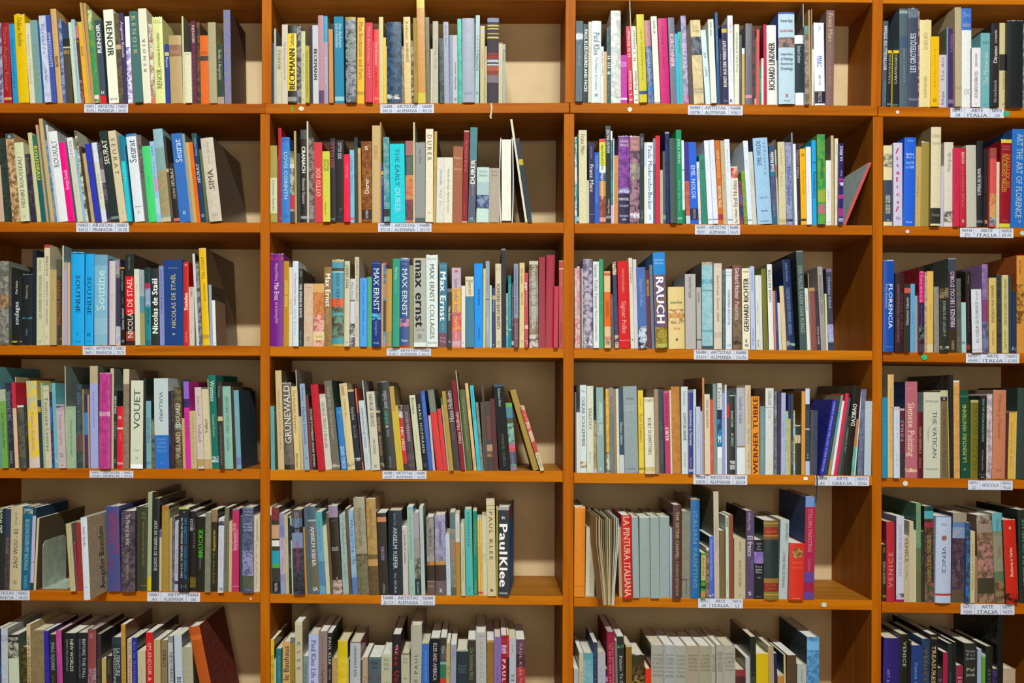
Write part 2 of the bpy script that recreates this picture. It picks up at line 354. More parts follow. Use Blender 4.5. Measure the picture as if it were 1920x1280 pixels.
# ------------------------------------------------------------------ books
DATA = r'''
@ 1 1 0 0 5.82
-40 42 -60 255 5a4a6a p 9aa0b0
45 130 8 253 9a1c24 ;d .05 .85 .5 b05a50 Pierre Auguste Renoir;b .93 .96 c0a060
145 205 104 265 1088bc ;d .1 .9 .5 0a5a90 Impressionisme
205 320 142 165 d9b400 ;d .03 .36 .45 6a5a10 Odilon Redon
330 385 280 255 c9c4a8 ;d .1 .8 .4 8a8a80 Pissarro, Collection
388 470 318 222 6f9391 ;d .3 .85 .6 8a8a58 PISSARRO
466 488 412 270 1c4f8f
490 562 412 172 c4c6d6 p a8b0c8;d .1 .45 .5 6a6a8a Pissarro;d .6 .75 .4 6a6a8a Carles Prats
568 620 488 165 3a4a9a ;d .2 .6 .7 a0b0d8 IMPRESSIONISTE
625 686 548 100 c89f66 ;d .5 .62 .7 7a5a30 RENOIR
688 722 640 215 3a5a9a p 8a9ac0
722 800 690 420 4a443c ;b .0 .13 2a2a28;b .13 .15 c8c0a0;h .15 .28 .8 c0a050 EROS
815 850 742 245 c5cfae
850 887 768 212 9fb9c4 ;d .1 .9 .5 6a8aa0 Renoir, a retrospective
888 920 810 285 b0606a p 4a3a20;b .0 .15 c07070;b .16 .7 4a3020;h .15 .25 .8 c0a040 ASEB
930 975 848 240 dba520 ;d .3 .42 .6 8a6a10 RENOIR
976 1002 862 30 c09a60
1003 1035 905 35 b08a50 s b8a470
1036 1085 950 110 c8c890 p 3a8a50;b .25 .92 2f8f58 5a9a40;b .92 .96 d8d8c0
1098 1166 1030 220 3c4a55 ;u .05 .4 .75 d8dcd8 RENOIR;b .91 1 d0202a;h .84 .9 .6 c0c0c0 N
1192 1300 1125 108 e4e6cc ;d .12 .5 .75 3a4038 RENOIR;h .94 .97 .8 505048 RENOIR
1300 1352 1246 145 4a4238 p 6a5a40;b .35 .4 c0a080
1355 1398 1302 140 3a2f55 ;d .1 .5 .7 c0b0c0 Auguste Renoir
1400 1450 1365 180 e8e8ee p 8a70b0;b .0 .35 eeeef0
@ 1 1 240 0 5.82
75 160 5 125 3f6a66 ;d .05 .47 .55 c8b070 R E N O I R
165 256 108 95 e2dcc2 ;u .32 .67 .4 4a4a4a R E N O I R
256 298 222 265 d6d3c4 p a06a50;b .93 1 d06a4a;u .05 .4 .4 707070 Renoir
303 412 262 195 d9dc90 ;u .18 .58 .35 5a6a40 presentandas de luz y realidad;u .6 .83 .6 4a5a38 RENOIR;h .02 .07 .8 7a8a50 Jose Manuel
412 458 398 480 1f3a8f ;d .22 .4 .6 d0c8e8 Renoir;b .14 .2 c0b880
468 604 443 390 b49868 ;b .14 .31 8f6550;h .18 .3 .7 b08a60 Renoir
604 622 584 178 c8c88c s 7a7a68
625 700 612 570 d4d0b0 ;h .02 .06 .6 8a8868 LLES
705 758 682 228 5a1f3a ;d .05 .27 .6 d0c0b0 RENOIR;d .3 .9 .5 7a4060 Su vida y su obra
758 796 752 245 3a3028 p 6a4a30
800 886 780 388 d8641e ;b .3 .37 4a3a30;h .2 .29 .8 a04010 oro
888 972 870 245 a69c78 s a8a060
975 1050 962 478 33402f ;b .88 1 a09080;d .1 .6 .4 b0b0a0 Rodin, a Biography
1055 1130 1040 108 82787e p 6a70a8 s 5a3a2a;o 1.1
@ 1 2 500 0 5.82
62 82 62 470 3a3a50
82 106 80 312 9ab0a8 s 6a7068
104 168 104 505 c0b898 ;u .05 .4 .6 4a4838 BECHTOLD
166 230 166 268 c9bca6 ;d .22 .7 .35 8a8070 Max Beckmann und Seine Zeit
234 326 232 282 2a2c20 ;b .1 .84 e8c83c;u .29 .83 .85 1a1a10 BECKMANN;u .11 .27 .5 3a3010 Catherine;b .92 .98 8a8a80
330 378 328 285 2e3038 p 8a8a90
380 424 374 340 c8c08c ;d .1 .9 .4 8a8458 Max Beckmann;h .92 .95 .5 6a3a20 o
426 466 424 498 b0a038 ;d .1 .9 .5 706820 Max Beckmann Frankfurt
470 506 468 290 2c2a34 s 6a6a60
506 568 496 275 c0bec4 ;d .3 .7 .65 282830 BECKMANN
572 630 556 168 b08088 ;b .85 1 5a3a5a
628 674 618 175 7aa0a8 ;b .0 .3 3a90b8 ;b .3 1 a090a8;d .45 .8 .5 d0c8d0 BAUMEISTER
682 730 672 318 c0803c ;d .3 .7 .4 e0b070 Max Beckmann
746 848 734 182 1a7a9c ;d .08 .36 .35 c0dce0 Max Beckmann;d .08 .36 .35 c0dce0 ~Exile in Amsterdam;b .92 .97 8ab8c0
866 980 858 188 3a3838 p 8a9098;d .2 .55 .7 90a090 WEIDENREICH;d .62 .9 .8 909090 Beckmann;b .0 .03 a09040
988 1066 990 192 e4ac10 ;d .05 .72 .6 6a6a50 Max Beckmann and Paris;b .86 .9 b09020
1074 1156 1076 248 cc3a4a ;d .05 .7 .4 e08080 Max Beckmann 1937
1156 1168 1156 450 c8b090
1168 1226 1168 322 d82c28 ;d .17 .48 .45 f0c0b0 Max Beckmann;d .52 .78 .45 a02010 in New York;b .91 .95 e06050
1230 1276 1224 185 c8bc78 s 8a8a80
1276 1306 1274 410 dab828
1306 1350 1302 505 b8a068 s 50301c
@ 1 2 740 0 5.647
-108 78 -120 235 2c5070 p 16263c;b .89 .95 d8d8d0 22304c
78 102 72 490 a08a70 p 605060
106 178 92 180 d0b878 ;d .05 .27 .4 8a7848 Bellmer;u .3 .52 .4 5a4a28 JOSEPH BEUYS
180 204 176 430 b0a090 p 503a30
204 246 190 188 9a7c30 ;d .1 .9 .3 6a5020 Beuys Werk
246 330 228 -30 c8b430 ;b .1 .9 c08838
334 378 320 182 6e6448
380 402 382 518 c0b898
404 462 402 225 b8b09c ;u .1 .7 .3 5a7a60 Beuys Museum
476 522 468 405 2a3030 p 3a5a50;u .3 .7 .3 6a608a Joseph Beuys
526 580 514 232 9698a8 ;d .05 .3 .3 70708a Joseph Beuys
582 616 580 372 7a86a0
618 668 612 372 b8b8ba ;u .4 .58 .4 b05048 Joseph Beuys;u .6 .8 .4 606068 Beuys Werken;u .92 .96 .5 404048 dada
674 716 664 200 1f9a80 p 30b8a0;b .0 .22 3ab8a0
718 848 714 195 9aa0b0 ;u .04 .2 .25 c8ccd4 Cologne Tribu;h .87 .91 .6 707888 Beuys Block
850 894 858 162 9ab8ba ;u .22 .42 .6 b06068 BEUYS;u .43 .63 .6 304850 POSTERS;h .86 .9 .6 304850 A
904 952 906 275 b8aa78 ;u .32 .54 .4 c88a70 Vera Blume
958 976 958 490 c0b490
978 1098 984 192 3a3038 ;b .0 .05 8088a0;b .08 .1 c8b060;b .12 .135 c8b060;b .18 .19 c8b060;b .22 .24 c8b060;b .41 .43 8a3028;b .44 .48 8a3028;b .49 .52 b0b8c0;b .54 .56 b0b8c0;b .565 .62 a05038;b .62 .67 803a28;b .67 .76 786870
1100 1140 1102 450 c0b088 ;b .0 .02 8a7850
1142 1172 1142 465 9aa090 s 9098a0 ;d .1 .3 .7 70786a Beuys
@ 1 3 1070 0 5.819
52 128 60 228 5a6a74 ;h .13 .24 .7 c8d0d4 [M;d .3 .55 .3 a0acb0 Fernand Khnopff;b .16 .23 c8d0d8
134 188 142 262 2a2e30 ;d .07 .86 .8 e8ece8 PAUL KLEE:FIGURES AND FACES
190 226 205 238 c8c2ae ;d .3 .5 .4 c07860 PAUL KLEE
226 328 240 230 d4dcdc ;d .14 .42 .65 4a5a68 Paul Klee;d .44 .85 .3 7a8890 The Nature of Creation;h .88 .94 .7 5a6a70 M
330 358 332 508 dcdcd4 ;u .08 .3 .6 c03a3a PAUL KLEE;u .3 .55 .5 303030 Lugano;b 0 .001 d0d0d0
360 392 362 562 c8a87c
396 438 394 300 2a3a40 p 3a5a58;u .37 .62 .8 e0e4e0 B III II;d .7 .9 .5 8a9090 Fernand Khnopff
442 548 450 118 dcdcd4 p b8bab8;h .92 .95 .4 707878 e w;o .9
550 618 546 600 b8389c ;h .12 .27 .9 e0a0d0 XX;b .89 .93 e8d0e8 s 8a1030
634 682 596 288 c82a48 ;u .05 .4 .65 f0d0d0 H. N. Kirchner;u .57 .97 .7 f4e0e0 E. L. Kirchner
686 740 650 288 e0dccc ;u .05 .45 .55 404040 H. S. Haltauer;u .57 .97 .6 303030 E. L. Kirchner
744 752 700 480 c8c4ac
690 698 672 8 c0b8a0 s 988468;o 1.05
756 836 700 158 c8bc1c ;u .17 .75 .3 8a8418 Ernst Ludwig Kirchner, works;b .87 .91 30487a
846 908 802 225 7080a8 p 4a5890;b .0 .31 b87888;d .35 .75 .4 c0c8e0 Gabriele Munter;b .8 .85 2a7ab8
916 980 874 180 dce4d0 ;d .05 .2 .4 505850 Paul Klee life;b .98 1 a0a090
986 1084 950 202 c4186c ;d .1 .6 .3 8a1048 Ludwig Kirchner
1094 1162 1060 192 6e7484 ;d .19 .58 .85 f0b8c8 KIRCHNER;d .78 .98 .3 c05060 Ausstellung
1162 1196 1140 368 1fb0dc
1196 1234 1166 348 58a898 ;d .1 .3 .5 308070 expresionismo
1238 1292 1196 172 7080a0 p b8a0c8;d .2 .72 .7 d0c0dc BRUCKE KRATTE;b .9 1 c04060 b090c0
1298 1346 1270 320 5a4a44
1346 1456 1312 222 d8c898 p c8b488;b .2 .42 3a4048 6a7078;b .81 .88 c8b898;h .81 .88 .9 8a7848 KIRCHNER DAVOS;h .05 .15 .7 b0a070 E.L. Kirchner
@ 1 3 1320 0 5.647
18 72 -56 320 c8dce0 ;u .3 .38 .5 3a5a98 KLEE;u .5 .62 .5 3a5a98 band 1
78 136 40 205 dce4d4 ;d .03 .2 .4 5a6058 Paul Klee collection;h .93 .96 .6 a0a8a0 k
142 170 116 132 2f5a8c ;d .2 .6 .5 a0b8d8 KLEE KANDINSKY
172 200 160 412 2a2a3c ;d .1 .7 .4 b0b0b8 Klee and America
202 256 184 262 34305c ;u .2 .78 .7 ece4d0 KUNST AUS DER WERKSTATT;b .05 .1 c8b030;h .94 .97 .8 a0a0b0 MUNICH
264 318 248 165 e0e2f0 ;u .08 .2 .4 d88a98 Bettina;u .3 .8 .3 a0b0e0 Aus der Sammlung;h .93 .98 .6 404050 K
322 374 322 258 dcdcc8 ;u .1 .6 .4 8a8a78 Georg Kolbe, KUNSTHALLE
374 402 372 370 5a5a5e ;u .2 .8 .5 a0a098 JAWLENSKY
404 432 402 510 c8a868 ;b .0 .1 e8e8e4
436 506 440 250 6a6a70 ;b .88 .92 d88a98;u .05 .4 .3 9a9aa0 Kollwitz drawings
508 534 520 305 3a3a40 p 7a3a40
534 552 534 400 4a5a60 ;b .9 1 c8b890
552 584 566 312 cc5a58
584 608 586 710 1f8a68 ;u .2 .8 .5 a0d0b8 ALEXANDER
608 632 608 618 dcd8cc
632 664 612 258 b82a4c s a01a3a
668 768 662 268 e4e2d8 ;u .22 .82 .8 181820 RICHARD LINDNER
768 786 768 640 dcdcd8
790 962 792 132 3a58a0 ;b .02 1 b4ccd8;h .07 .12 .75 505c68 Werner Spies;h .17 .24 .8 b04058 RICHARD LINDNER;b .275 .385 4a4a50 a08070;h .43 .64 .75 506070 Catalogue Raisonne of Paintings Watercolors and Drawings;h .88 .94 .25 c03048 X;h .95 .98 .4 506070 Prestel
966 1058 970 375 22303a ;b .0 .12 e8ecec;b .82 1 e0e4e4;d .15 .4 .4 c0c8c8 Richard Lindner
1058 1066 1020 40 c8b098 s 6a6052
1072 1118 1072 275 9a9080 p 6a6058;b .0 .1 6a8a88
1118 1134 1090 105 b89868
1134 1160 1136 520 dcd4c4
1134 1142 1144 98 b08a50
1174 1280 1158 248 e8ecf4 ;d .4 .54 .6 2a5ab0 MARC;d .62 .76 .3 8a90a8 1880 1916;b .83 .98 2a2448;d .84 .97 .4 c8b870 PRESTEL;u .03 .1 .4 a8b0d8 Franz
1286 1372 1296 110 7a5c58 ;d .03 .34 .5 c8b088 Franz Marc;d .37 .8 .3 a08878 Briefe aus dem Felde;b 0 .001 7a5c58
@ 1 4 1640 0 5.818
76 130 102 228 4a5058 ;u .06 .57 .7 c8ccd8 BOTTICELLI TO TITIAN;u .7 .95 .4 4a90a8 two centuries
134 178 140 550 242420 ;b .0 .05 e0b820;u .07 .6 .5 c0c0a0 CARAVAGGIO;b .95 .98 707070
178 192 190 575 a8a020
192 256 196 550 242428 ;b .0 .05 e0b820;u .07 .6 .5 c0c0a8 CARAVAGGIO;b .95 .98 506858
270 360 270 95 4a5a64 ;b .02 .05 909898;u .4 .75 .25 8a90a0 grotesques in europe;b .28 .4 3a506a
360 470 364 98 3e4558 ;u .25 .65 .65 d8d8e4 LES GROTESQUES;h .9 .94 .8 a0a0b8 Alessandra;b .0 .09 6a7480 5a6470
470 486 476 120 b0a0a0 p 5a3a40
480 610 494 225 dccb90 ;u .14 .34 .4 b09c60 LES ARTS DECO;u .65 .9 .3 a89458 L'EUROPE BAROQUE
610 696 630 398 e0b008 ;d .1 .8 .25 a88008 Rubens ITALIEN;h .87 .95 .5 8a6a00 O
700 780 705 598 c4b4bc ;u .05 .5 .4 7a5a6a The Art;u .7 .95 .4 6a5060 Bologna
780 800 782 300 4a8aa0 s 6a6440
800 872 795 310 3f1f55 ;u .07 .3 .4 8a6a98 FUTURISMO;b .9 .95 7a6080
878 948 858 80 b0a080 ;b .8 .83 a09470
950 1054 950 92 dcdcd8 ;b .0 .22 3a6ab8;h .03 .1 .8 7a8ac0 Se;h .13 .2 .8 8a98c8 italiani;h .8 .88 .6 b8b4b0 EX
1056 1152 1058 520 dcd8dc ;u .1 .32 .3 6a6a70 CARLOS LAFONT;u .4 .85 .4 505058 LA PLANTA DE BRACCIO;h .93 .97 .4 505058 2;s 6a4a50
1156 1262 1156 360 68a0a6 ;u .25 .7 .5 b8c8a8 The Mannerists;u .07 .15 .8 5a8a90 I;u .92 .97 .5 5a8a90 I
1266 1350 1276 255 2a2428 ;u .08 .24 .4 c8b8a8 Leonardo;u .27 .48 .5 e0d8d0 Dinamo;u .68 .95 .4 b0a0a0 the mechanicals
1356 1440 1362 250 c0b480 ;b .37 .56 2a2820;u .58 .78 .3 8a8258 moderna;h .93 .97 .3 404030 o
1442 1612 1450 232 1e2024 
1614 1720 1616 260 505050 p 8a8a60
@ 2 1 0 205 5.333
-60 -12 -60 300 6a5a50
-12 45 -40 560 c0a088
48 120 -5 290 1e2a24 p 2a3a30
125 205 52 245 c8a070 p 705030;h .0 .06 .9 c0d0d0 o;b .0 .06 3a4a48
208 298 140 335 c8c8a0 ;u .18 .83 .5 5a6458 HENRI ROUSSEAU;h .92 .96 .6 6a7060 O
308 368 238 450 3a3250 p 2a2430;d .05 .3 .6 8a7040 Rousseau;d .5 .8 .4 706040 Henri
374 414 285 235 c4bc88
416 464 318 262 1a5a60 ;b 0 .5 2a6a50;d .12 .52 .8 d8c820 ROUSSEAU
464 488 350 155 b89070 s b8a890
490 508 395 430 4a6a5a
508 546 396 95 c0a068 s 8a9a98
548 572 446 310 2a70a8 p 8090a0
574 596 440 155 c0c0bc
596 682 472 225 dce0e0 ;u .1 .4 .7 4a5054 ROUAULT;h .9 .95 .5 a0a0a0 ;s b0b4b8
682 752 562 335 e8107c ;u .35 .6 .5 f0c0d8 Georges Rouault;h .93 .97 .4 a01060 H
754 776 690 330 2a5a60
776 834 654 285 c8c8b0 ;b 0 .24 dcdcd8;d .04 .24 .6 a06870 ROUAULT;d .5 .8 .3 a0a890 Georges
836 862 720 400 8ab0c8 ;d .15 .4 .4 3050a0 ROUAULT
862 888 718 215 c8c8b0 p 5a5040
890 916 780 370 504038 p 3a3028
918 950 820 440 b89a68 ;d .1 .9 .5 907040 Segal
952 1004 838 350 2030a8
1006 1020 905 350 7a5a60
1022 1072 915 335 c8d4dc ;b .25 .85 c8ccb0;d .3 .8 .4 8a9080 Schwitters
1074 1112 965 345 3a3038 p 6a5a68;b .33 .5 a09098;b .75 .95 303038
1116 1196 988 220 26322e ;u .1 .37 .7 e8e4c8 SEURAT;b .94 .97 708078
1198 1276 1078 218 ccbc98 ;d .08 .48 .6 5a4a3a S E U R A T;h .88 .92 .5 a09070 +
1276 1318 1182 262 12bccc ;b .0 .3 1a6a90;d .33 .55 .6 60d8e0 SURVEY
1320 1350 1246 360 1a2040 ;d .1 .5 .4 6a80a8 Sisley
1350 1448 1250 250 d8dce0 ;b 0 .03 3a80b8;u .07 .33 .8 3a4458 Seurat;h .81 .84 .7 606870 Herve Jeanne;h .87 .91 .35 303840 o
@ 2 1 240 205 5.333
178 208 96 255 4a403c p 7a6860;b .5 1 5a6058
210 290 138 370 3cc86c ;d .05 .9 .2 2aa850 Seurat
292 336 216 322 90b8d8 ;d .05 .18 .6 4a80b8 Seurat;d .25 .6 .4 5a80b0 Seurat dessins;b .45 .62 b8a0c8;b .7 .9 a0c8d8
338 432 254 200 7a9a8c ;b 0 .2 88aeb8;b .2 .45 7a9a94;b .45 .93 a88a60 8a8a60;b .95 1 c0b090
434 458 358 265 3a302c ;b .38 .42 c0a070;b .42 .95 5a4a38
460 518 418 540 241c1e ;u .08 .4 .6 c8c4a0 SEURAT;u .42 .6 .5 b0a890 A John Rewald;b .93 .98 c86060
520 628 428 245 2c66b0 ;u .07 .33 .65 c8d8e8 Seurat;h .87 .92 .35 e0e0f0 O
630 656 545 245 8a9090 s 60604c
658 690 556 330 c0a060
692 728 594 328 e06410 ;d .1 .9 .4 b04808 Georges Seurat
732 782 626 242 20385a ;b 0 .12 2a5050;u .05 .25 .4 a0b0c0 Robert Herbert;u .34 .56 .6 d8dce0 SEURAT;h .9 .95 .7 c0c8d0 O
784 810 720 400 5a6840
816 942 712 292 c8bcaa ;u .38 .62 .5 3a342e SIMA;h .9 .94 .5 908878 2001;u .05 .3 .2 908878 Jan Sima s 5a5040;p c0b4a2;o 1.1
@ 2 2 500 205 5.333
38 106 34 362 a09248 ;b .42 .88 c8c8a0;d .45 .85 .4 707060 Lorenzo Spirito
106 120 104 470 5a5068
122 154 114 186 a8202c ;d .07 .5 .3 d07070 Wolfgang;h .93 .97 .5 d08080 o
154 236 152 280 3478c0 ;b .02 .05 3060a8;d .17 .73 .5 b8d0e0 LOVIS CORINTH;h .9 .95 .7 3060a0 UHS
238 280 230 418 a8a888 p 4a4a48;b .18 .24 c8c8b8;d .2 .48 .7 d0d0c8 LOVIS CORINTH;b .62 .82 c03040;b .85 1 3a4048
282 304 270 215 b09058 s 4a4830
306 340 302 440 2a3a30 ;d .1 .8 .3 7a8a78 Lucas
344 404 338 205 2a2424 ;b 0 .1 4a4a4a;d .18 .47 .7 e8e4dc CRANACH;d .52 .8 .5 c0b8ac Alexander Stepanov;b .93 .96 909090
406 422 402 118 c8c0a8 s 90886a
424 480 418 285 4a4440 p 8a7a70;d .8 .96 .8 a0a0a0 TURNER
482 562 474 328 c8323a ;u .32 .68 .6 e0c8a8 OTTO DIX s 901820
562 636 558 420 c4c03c ;u .11 .28 .4 5a5820 OTTO DIX;u .11 .28 .4 706e28 ~Metropolis;h .72 .76 .1 5a5820 l;u .73 .9 .2 6a6820 kunsthalle
638 692 628 288 2a2426 ;d .04 .36 .75 b03858 OTTO DIX;h .95 .98 .7 a0a0a0 HATJE
694 772 692 305 221e1e ;d .03 .23 .5 d8d8e0 OTTO DIX;u .83 .85 .6 606080 x;h .86 .88 .5 a0a0a0 D;h .92 .95 .6 505050 DUMONT
774 834 770 450 e0103a ;d .15 .35 .5 e88090 OTTO DIX;d .4 .9 .3 c00c30 works
834 880 828 405 7ab0c8 ;d .1 .3 .4 4a80a0 Christine;d .35 .6 .4 4a80a0 Mediaeval;b .93 .96 b06068
884 918 878 280 26403a ;b .0 .1 2a2a28;d .2 .6 .4 507068 Dix
920 950 908 385 c09058 ;h .0 .1 .3 d0d0c0 I
954 1054 948 322 8a5818 p 703010;h .05 .12 .6 e0d8c0 S;u .46 .65 .45 ece4d0 Durer;b .84 .96 382020;d .85 .95 .4 d0c8b0 PARRAGON
1056 1134 1058 162 c0a270 ;u .2 .35 .6 b08850 DURER
1136 1158 1140 130 a88a48 s b09868
1140 1170 1136 535 1c2c80 ;d .22 .38 .6 c0c0d8 Durero;b .14 .2 c0a050;h .93 .97 .5 c0c0d8 z
1174 1232 1160 278 3a8088 p 78a0a0;u .11 .27 .6 88a898 DURER;b .85 .94 303028
1240 1388 1230 345 10c0cc ;d .06 .54 .35 2a5a78 THE EARLY;d .56 .87 .42 a0d0d8 DURER;h .91 .95 .3 a0d0c8 O
@ 2 2 760 205 5.333
0 78 0 315 a05850 p c88060;b .0 .16 a06060;b .17 .42 505050;u .2 .42 .8 6a7868 TURNER;b .42 .72 c0885a c06040;b .72 .97 5a3848 804048
80 98 78 130 c0b888 s 8a8a84
98 196 100 330 8a8c88 ;d .08 .27 .3 5a5a8a van Vliet;b .94 1 4a5a58
200 276 204 195 ddd4b8 ;d .06 .34 .65 4a4038 D U R E R;h .89 .91 .5 706858 mt
276 304 290 220 b89848 ;d .08 .9 .4 907030 Albrecht Durer;s 4a4c34
308 384 318 480 d0ccc0 ;u .18 .42 .3 6a90b8 Albrecht Durer;u .43 .8 .3 808088 in the
386 472 392 480 d8d4c0 ;d .18 .85 .25 807868 Dieter Jennings Albrecht Durer
466 568 476 372 9a5c40 ;h .12 .18 .8 c8a078 Durers;h .22 .26 .5 d8b890 *;h .27 .32 .85 d0a880 Dürer;h .38 .4 .5 c09068 studien
566 618 586 212 c0a888 ;b .015 .985 8a1820;d .1 .3 .5 c07068 The World of;d .32 .46 .5 c07068 Durer;d .76 .95 .3 b06058 Thames
626 698 650 180 56707a ;b 0 .35 4a7880;b .35 .96 50586a;u .34 .6 .7 e8e4d0 DURER;u .6 .72 .3 c08890 german prints;h .94 .98 .4 c0c8d0 M
710 832 728 580 b4ccc4 ;b 0 .1 b8ccc8;b .27 .5 a0b8bc;b .5 .75 3a4474 8090a8;b .75 1 bcd4c8;h .04 .18 .7 7a8880 Albrecht Durer Belvedere;h .2 .22 .2 606860 +
834 942 846 588 a89c8a ;h .03 .16 .6 807868 Albrecht Durer Belvedere;h .18 .21 .15 605848 +
948 1076 948 285 d4d8cc f s 606068
1200 1222 1028 100 d8d0b0 s 2a3038
1228 1270 1088 292 2a3a40 ;b .05 .95 203040;b .25 .32 b8a030
@ 2 3 1070 205 5.333
42 64 42 275 c8dcdc p 2a98b0;b .35 .5 d8d8dc
64 84 64 480 2a2830 ;d .1 .8 .5 9a9098 Franz Marc Museum;b .9 .97 b0b0b0
84 166 70 208 cfc8a0 ;d .04 .27 .5 5a5648 Franz Marc;h .93 .95 .25 3a3a38 o
166 184 168 710 d4ccb0 s 4a4060
184 240 174 330 2c2854 ;d .05 .2 .3 9090c0 Mark Rosenthal;d .27 .62 .7 ece4e0 Franz Marc;h .88 .9 .8 a0a0c0 Prestel
240 288 240 430 2858b8 ;d .05 .25 .5 90b0e8 Franz Marc;d .27 .72 .45 6a98e8 Postcards to Prince Jussuf
290 352 288 295 a05038 p 7a4030;b 0 .04 d05050;b .04 .32 c8cc38;b .32 .4 d8e0d8;b .4 .5 3a5880;b .5 .68 c08830;d .07 .37 .4 505820 August Macke und die Rhein;d .4 .72 .5 ecd8d0 Expressionisten;b .93 .98 d09088
354 404 345 165 26282a ;b 0 .06 405048;u .04 .28 .7 d0d0d8 AUGUST MACKE;u .75 .9 .4 c0c0c0 Anna Meseure;b .92 .95 808080
406 424 398 215 2aa090 p 3a6a78;b 0 .1 e0e8e8;b .8 1 d8a8c8
424 434 426 290 d8dcd4
432 474 434 460 c88850 ;d .1 .9 .4 a86838 Ludwig Meidner
478 588 478 272 8a48a0 p 603078;b 0 .12 7a4888;h .03 .12 .8 d8c8e0 Adolph Menzel;b .59 .65 b8b8d0 6058a0;b .66 1 2c2648;h .7 .74 .95 e4e0e8 MENZEL;h .77 .82 .8 b0a8c0 Das Labyrinth;h .89 .93 .8 c0b8c8 Nationalgalerie;h .94 .97 .4 e0e0e0 SMB
590 688 594 275 a07888 p 4a3848;b 0 .16 a07070;h .03 .15 .7 d09898 MENZEL Adolph;b .3 .5 a89888 6a6068;b .88 .94 e0d8e0 806880
692 736 690 243 26343a ;u .04 .16 .6 9098a0 WERNER;u .16 .35 .3 707880 Gemeinsam;u .85 .95 .4 909898 ERCOLE
736 762 740 330 c4c8d4 ;b .3 1 d8dcc8
762 826 758 330 dde4ee ;d .04 .83 .7 3a4870 Paula Modersohn-Becker;d .88 .96 .3 6080b0 HIRMER
826 852 822 290 5a5058 ;b 0 .3 808088;u .05 .3 .4 40383c Museum
852 898 848 263 c82038
898 926 896 605 a8aca0 ;d .1 .9 .3 707868 Munch
926 952 914 418 505448 ;b .88 .94 80a060
956 998 942 225 1c2c6c p 1a2048;b 0 .02 8890a0;u .1 .8 .4 702848 Edvard Munch
998 1066 992 290 3f544f
1066 1120 1058 205 088858 ;d .1 .36 .5 c8e4d0 NILS-UDO;d .54 .87 .3 98d0b0 Kunst mit Natur;h .93 .96 .8 d0e8d8 HATJE
1122 1146 1120 310 d8e4e4 ;b .35 .36 208878;b .83 1 1a6a4a;d .5 .8 .4 8ab0c0 Nils udo
1154 1198 1152 325 3a2a80 ;b .48 1 c86848 b04838;b .9 1 c0c8d8
1202 1278 1156 328 1c5ccc ;d .28 .69 .6 c8d8f0 EMIL NOLDE;b .81 .95 1a2850;d .82 .94 .35 c0b060 PRESTEL
1282 1308 1250 525 d8d4d4 ;d .1 .3 .5 404040 DIE WEITE;u .75 .95 .4 404040 EMIL NOLDE
1314 1370 1270 455 30806a ;d .08 .22 .4 28604e Emil Nolde;d .5 .9 .3 28604e Walter Urban
@ 2 3 1320 205 5.333
42 96 0 312 d8dce8 ;b .94 .955 8088a0;d .1 .5 .2 a0a8c0 E. Nolde
96 144 52 306 d8dce8 ;b .94 .955 8088a0;d .1 .5 .2 a0a8c0 E. Nolde
146 194 108 310 c86818 ;u .12 .45 .6 e0b888 EMIL NOLDE BRIEFE;u .54 .8 .7 ecd0a8 EMIL NOLDE;b .88 .95 a03030
194 236 162 312 b8a888 ;d .1 .9 .3 8a7a60 Emil Nolde
238 288 202 300 d4dce4 ;b .94 .955 8088a0;d .1 .4 .3 98a0b0 Nolde Druck
290 358 266 572 dcd4c4 ;b .02 .2 d8a898 b83830;u .24 .7 .6 38322c Emil Noldes;u .73 .98 .4 484038 Das Frühwerk
364 398 346 720 9a3848 p 403868;b .3 .5 6a48a0;b .55 .8 3a3860
402 440 370 620 7a9c38 p 688830
440 488 386 315 d0dce8 ;b .94 .955 8088a0;d .08 .5 .3 98a0b0 Nolde
488 530 444 425 c8c4bc ;d .1 .6 .4 9a948c Christine
536 682 486 290 98bedc ;u .03 .32 .35 28486c EMIL NOLDE;u .03 .45 .2 5880a8 ~Catalogue;h .67 .71 .6 5078a0 Volume Two;h .82 .87 .45 5078a0 Martin Urban;h .95 .98 .6 405870 Sotheby's s 28406c
686 736 648 362 5a5878 p 404868;b .32 .39 1f6f80;b 0 .08 2a4a70;u .08 .33 .7 dcdce4 Emil Nolde;b .9 1 2a5a70;d .75 .9 .4 50a0b0 landschaft
738 752 704 302 b8b8a8 ;b 0 .12 404438;b .3 .45 b07068
752 824 734 325 ccc098 ;d .05 .3 .3 8a8060 Uecker;d .35 .55 .3 8a8060 Opere;b .93 .98 b8a878 s 8a8a68
828 890 812 330 98a0bc p 7880b0;d .3 .76 .7 3a4890 Meret Oppenheim;b .93 .96 303858
890 908 868 232 7a8080 s 404038
908 938 892 345 e0e0e0 ;h .93 .96 .6 505050 i
938 966 912 345 2c2440 ;u .07 .43 .9 a8a0b8 TOBRA COSTELL;d .8 .95 .4 807898 catalogo
972 1028 956 395 e4a808 ;h .05 .11 .5 503808 O;u .28 .6 .3 a07808 Blinky Palermo;b .92 .95 503818
1030 1080 1018 375 dcdee0 ;d .1 .9 .2 b0b0b8 Partenheimer
1086 1138 1074 308 1098d8 ;b .26 .27 105088;d .37 .66 .55 083868 Partenheimer;b .67 .68 2060a0
1140 1218 1130 250 2e8a48 p 609838;b .62 .75 90a030;b .78 .88 c05878 508848;u .27 .5 .5 1a4a28 Partenheimer
1222 1272 1220 510 dcdad4 ;d .25 .8 .3 8a8480 Carlos;h .93 .97 .4 404050 o
1274 1302 1266 262 c0a880 s 8a8070
1308 1342 1306 290 d8ccb0 ;d .05 .2 .3 807860 Pechstein;d .7 .9 .3 807860 Sigmar
